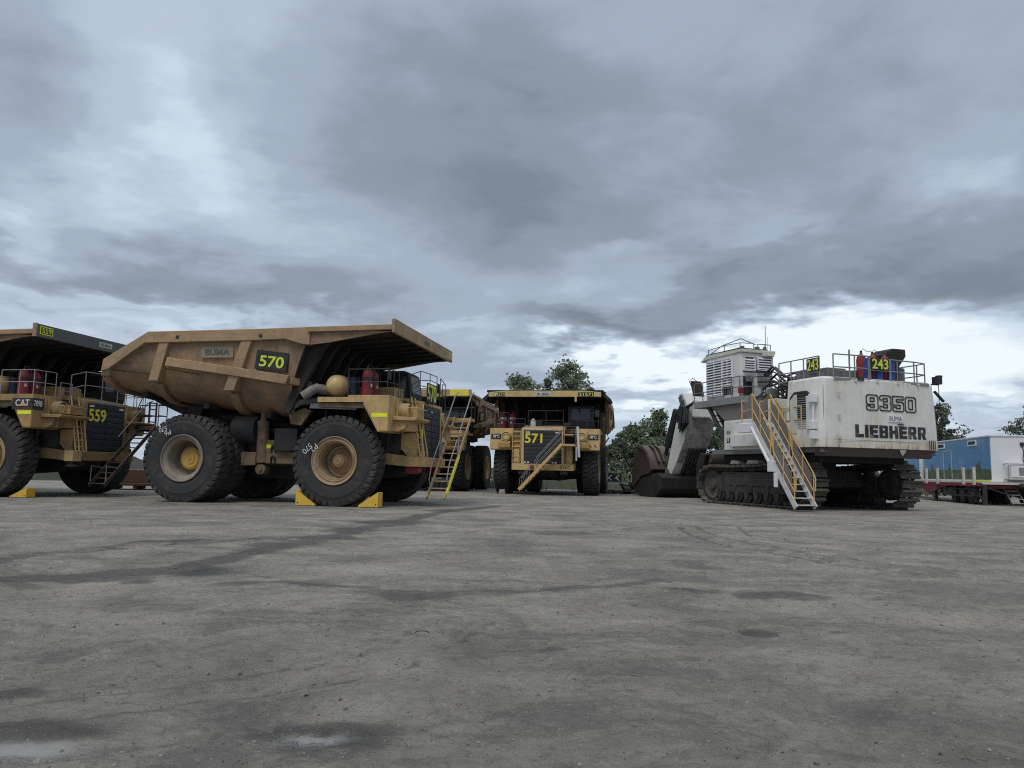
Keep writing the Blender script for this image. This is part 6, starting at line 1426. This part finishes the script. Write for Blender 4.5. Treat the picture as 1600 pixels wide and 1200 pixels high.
def portable(sx, ln, label, near):
    root = empty('portable_building', (BX + sx * cos(BA), BY + sx * sin(BA), 0), BA, label, 'building', 'blue portable buildings')
    b = MB(); b.box(.0, ln, -2.6, -.03, 1.36, 3.88); sh_ = b.build('shell', 'panelwhite', root, bevel=.02)
    MB().box(.05, ln - .05, -.03, .0, 1.42, 3.84).build('printed_wall', 'mural', root)
    t = MB(); t.box(-.05, ln + .05, -2.65, .03, 3.88, 3.96); 
    for z in (1.36,): t.box(-.02, ln, -2.62, .02, z - .06, z + .03)
    t.build('roof_trim', 'panelwhite', root, bevel=.01)
    for x in ((1.9, 7.3) if near else (2, 6)):
        fr = MB(); fr.box(x, x + 1.35, .0, .05, 3.42, 3.76); w = fr.build('window', 'panelwhite', root, bevel=.01); MB().box(x + .15, x + 1.2, .05, .055, 3.5, 3.7).build('pane', 'glass', w)
    if near:
        d = MB()
        for x in (6.2, 7.7): d.box(x - .03, x + .03, .0, .02, 1.42, 3.25)
        d.box(6.2, 7.7, .0, .02, 3.22, 3.27); d.build('door_frame', 'signw', root)
        c = MB(); c.box(-.55, .0, -2.3, -.75, 1.45, 1.56); c.box(-.6, -.02, -2.3, -.8, 1.56, 2.28); a = c.build('air_conditioner', 'panelwhite', root, bevel=.03)
        MB().box(-.61, -.6, -1.75, -1.2, 1.68, 2.12).build('fan_grille', 'mid', a)
        fr = MB(); fr.tube([(-.62, -.66, 1.45), (-.62, -.66, 2.32), (-.62, -2.35, 2.32), (-.62, -2.35, 1.45), (-.62, -.66, 1.45)], .03, 6); fr.tube([(0, -.66, 2.32), (-.62, -.66, 2.32)], .03, 6); fr.tube([(0, -.66, 1.45), (-.62, -.66, 1.45)], .03, 6); fr.build('guard_frame', 'railgrey', a)
        j = MB(); j.box(-.08, .0, -1.75, -1.55, 3.35, 3.55); j.tube([(-.03, -1.66, 3.35), (-.03, -1.72, 3.0), (-.03, -1.66, 2.6), (-.03, -1.74, 2.3)], .025, 6); j.build('junction_box', 'black', root)
        MB().box(.0, 3.2, .0, .03, 1.30, 1.38).build('reflective_strip', 'refl', root)
    return root
portable(0, 12.0, 'long portable building with a blue printed wall and a white end with an air conditioner', True)
portable(12.9, 9.0, 'second blue portable building, farther back, seen below the excavator counterweight', False)
tr = empty('flatbed_trailer', (BX, BY, 0), BA, 'red flatbed trailer with white stakes standing beside the blue portable building', 'trailer')
b = MB(); b.box(-1.0, 11.5, -1.7, .85, 1.14, 1.28); b.build('bed', 'signw', tr, bevel=.02)
b = MB(); b.box(-.6, 11.5, -1.5, -1.35, .9, 1.14); b.box(-.6, 11.5, .4, .55, .9, 1.14); b.prism([(3.6, 1.1), (9.8, 1.1), (9.4, .70), (8.4, .45), (7.6, .5), (6.4, .8)], .6, .84); b.box(-1.02, 11.5, .855, .89, 1.03, 1.22)
for k in range(12): b.box(-.6 + k, -.5 + k, -1.5, .5, .92, 1.12)
b.build('chassis', 'redpaint', tr, bevel=.01)
for x in (-.1, 1.5, 6.0, 8.2): MB().box(x - .1, x + .1, .87, 1.0, 1.1, 2.12).build('stake', 'signw', tr, bevel=.01)
for x in (0, 1.35, 2.7):
    for y in (-1.2, .45):
        w = MB().lathe([(0, -.2), (.28, -.2), (.3, -.14), (.46, -.15), (.5, -.08), (.5, .14), (.46, .2), (.2, .2), (0, .2)], (x + 1.4, y, .5), 28).build('wheel', 'rubber', tr); MB().lathe([(0, .12), (.14, .12), (.16, .2), (.27, .2), (.28, .1)], (x + 1.4, y, .5), 20).build('rim', 'railgrey', w)
lg = MB()
for x in (-.9, 7.2):
    for y in (-1.4, .7): lg.box(x - .09, x + .09, y - .09, y + .09, .06, 1.15); lg.box(x - .22, x + .22, y - .2, y + .2, -.02, .06)
lg.bar((-.9, -1.4, .3), (-.9, .7, 1.0), .06, .06); lg.bar((-.9, .75, .25), (.6, .75, 1.0), .07, .07); lg.bar((7.2, .7, .3), (5.2, .7, 1.0), .07, .07); lg.box(3.9, 5.6, .0, .75, .42, .9); lg.bar((-.5, .8, .5), (4.4, .8, .45), .08, .1); lg.box(.3, .48, .6, .78, .1, 1.1); lg.box(3.4, 3.6, .6, .78, .1, 1.1); lg.bar((.4, .7, .85), (5, .7, .85), .05, .08)
NOSPLIT.add('support_frame'); lg.build('support_frame', 'dark', tr)
cl_ = MB(); rr_ = random.Random(8)
for k in range(16):
    x_ = rr_.uniform(-.8, 9); z_ = rr_.uniform(.35, .9); y_ = rr_.uniform(-.4, .7)
    if k % 2: cl_.box(x_, x_ + rr_.uniform(.2, .7), y_, y_ + .25, z_, z_ + rr_.uniform(.1, .3))
    else: cl_.tube([(x_, y_, z_), (x_ + rr_.uniform(.3, 1.2), y_ + .1, z_ - .2), (x_ + 1.4, y_, z_ + .1)], .035, 6)
cl_.build('underbody_gear', 'dark', tr)
MB().lathe([(.25, 0), (.46, 0), (.5, .05), (.5, .2), (.46, .25), (.25, .25)], (-.9, -1.5, 1.0), 28, axis='z', closed=True).build('spare_tyre', 'rubber', tr)
b = MB()
for k in range(5): b.box(-1.3 + .3 * k, -1.05 + .3 * k, -1.15, -.55, .12 + .22 * k, .17 + .22 * k)
b.bar((-1.3, -.53, .1), (0.2, -.53, 1.2), .03, .08); b.bar((-1.3, -1.17, .1), (0.2, -1.17, 1.2), .03, .08); st2 = b; tag(b.build('access_step', 'railgrey'), 'small metal steps below the white end of the portable building', 'steps')
so_ = bpy.data.objects['access_step']; so_.location = (BX, BY, 0); so_.rotation_euler = (0, 0, BA)
# dark ute behind
car = empty('parked_ute', (31.6, 47.6, 0), -1.70, 'dark ute parked under and behind the white end of the portable building', 'ute')
b = MB(); pr = [(-2.4, .55), (-2.4, 1.05), (-1.0, 1.1), (-.9, 1.55), (-.5, 1.75), (.5, 1.72), (1.1, 1.18), (2.2, 1.05), (2.4, .85), (2.4, .45), (1.9, .4), (-2.1, .42)]
b.prism(pr, -.85, .85); b.build('body', 'carpaint', car, bevel=.08)
b = MB(); b.prism([(.52, 1.66), (1.04, 1.2), (1.06, 1.24), (.56, 1.70)], -.72, .72); b.box(-.7, .4, -.86, -.85, 1.25, 1.6); b.box(-.7, .4, .85, .86, 1.25, 1.6); b.build('window', 'glass', car)
for x in (-1.5, 1.5):
    for s in (-1, 1): MB().lathe([(0, -.12), (.2, -.12), (.3, -.12), (.38, -.08), (.38, .1), (.3, .12), (0, .12)], (x, s * .78, .38), 24).build('wheel', 'rubber', car)
for s in (-1, 1): MB().box(2.36, 2.42, s * .65 - .2, s * .65 + .2, .78, .95).build('headlight', 'railgrey', car, bevel=.02)
b = MB(); b.box(2.4, 2.46, -.8, .8, .5, .66); b.tube([(2.5, -.5, .6), (2.5, -.5, .95), (2.5, .5, .95), (2.5, .5, .6)], .03, 6); b.build('bull_bar', 'dark', car)

# ------------------------------------------------------------------ chevron board and fence beyond truck 571
sg = empty('chevron_board', (7.2, 56.5, 0), 0, 'small black board with white chevrons standing right of truck 571', 'sign')
MB().box(-.95, .95, -.03, .03, .75, 1.35).build('board', 'black', sg)
b = MB()
for k in range(3):
    x = -.65 + k * .55; b.prism([(x, 1.05), (x + .26, 1.25), (x + .34, 1.25), (x + .14, 1.05), (x + .34, .85), (x + .26, .85)], -.045, -.031)
b.build('chevron', 'chalk', sg)
b = MB(); b.box(-.98, -.92, -.02, .02, 0, 1.45); b.box(.92, .98, -.02, .02, 0, 1.45); b.box(-.98, .98, -.02, .02, 1.39, 1.45); b.build('post', 'railgrey', sg)
fe = empty('mesh_fence', (12.5, 61, 0), .1, 'low wire mesh fence seen behind the excavator bucket', 'fence')
b = MB()
for k in range(8): b.box(-7 + k * 2 - .03, -7 + k * 2 + .03, -.03, .03, 0, 1.3)
b.build('post', 'railgrey', fe)
b = MB()
for z in (.15, .6, 1.25): b.bar((-7, 0, z), (7, 0, z), .025, .025)
for k in range(56): b.bar((-7 + k * .25, 0, .1), (-7 + k * .25, 0, 1.25), .008, .008)
b.build('wire', 'railgrey', fe)
b = MB(); rnd = random.Random(9)
for k in range(26):
    x = rnd.gauss(0, .8); z = rnd.random() * max(.1, .9 - abs(x) * .5); s = rnd.uniform(.15, .4); a = rnd.random() * 3; b.bar((x - s * cos(a), rnd.uniform(-.6, .6), z), (x + s * cos(a), rnd.uniform(-.6, .6), z + s * sin(a) * .6), s, s * .7)
rp = tag(b.build('scrap_heap', 'trackdark', bevel=.03), 'low dark heap of scrap steel left of the excavator bucket', 'scrap heap'); rp.location = (8.6, 52.5, .05)
b = MB(); b.box(-1.6, 1.6, -.9, .9, .35, 1.05); b.box(-1.7, 1.7, -1.0, 1.0, .2, .35)
for x in (-1.2, 0, 1.2): b.box(x - .1, x + .1, -.95, .95, 0, .25)
b.cyl((-1.2, -.5, 1.05), (-1.2, -.5, 1.35), .12, 12); b.box(.3, 1.2, -.6, .6, 1.05, 1.3)
tk = tag(b.build('skid_tank', 'darkred', bevel=.03), 'rusty red-brown skid tank between trucks 559 and 570', 'tank'); tk.location = (-20.3, 42.5, 0); tk.rotation_euler = (0, 0, .2)
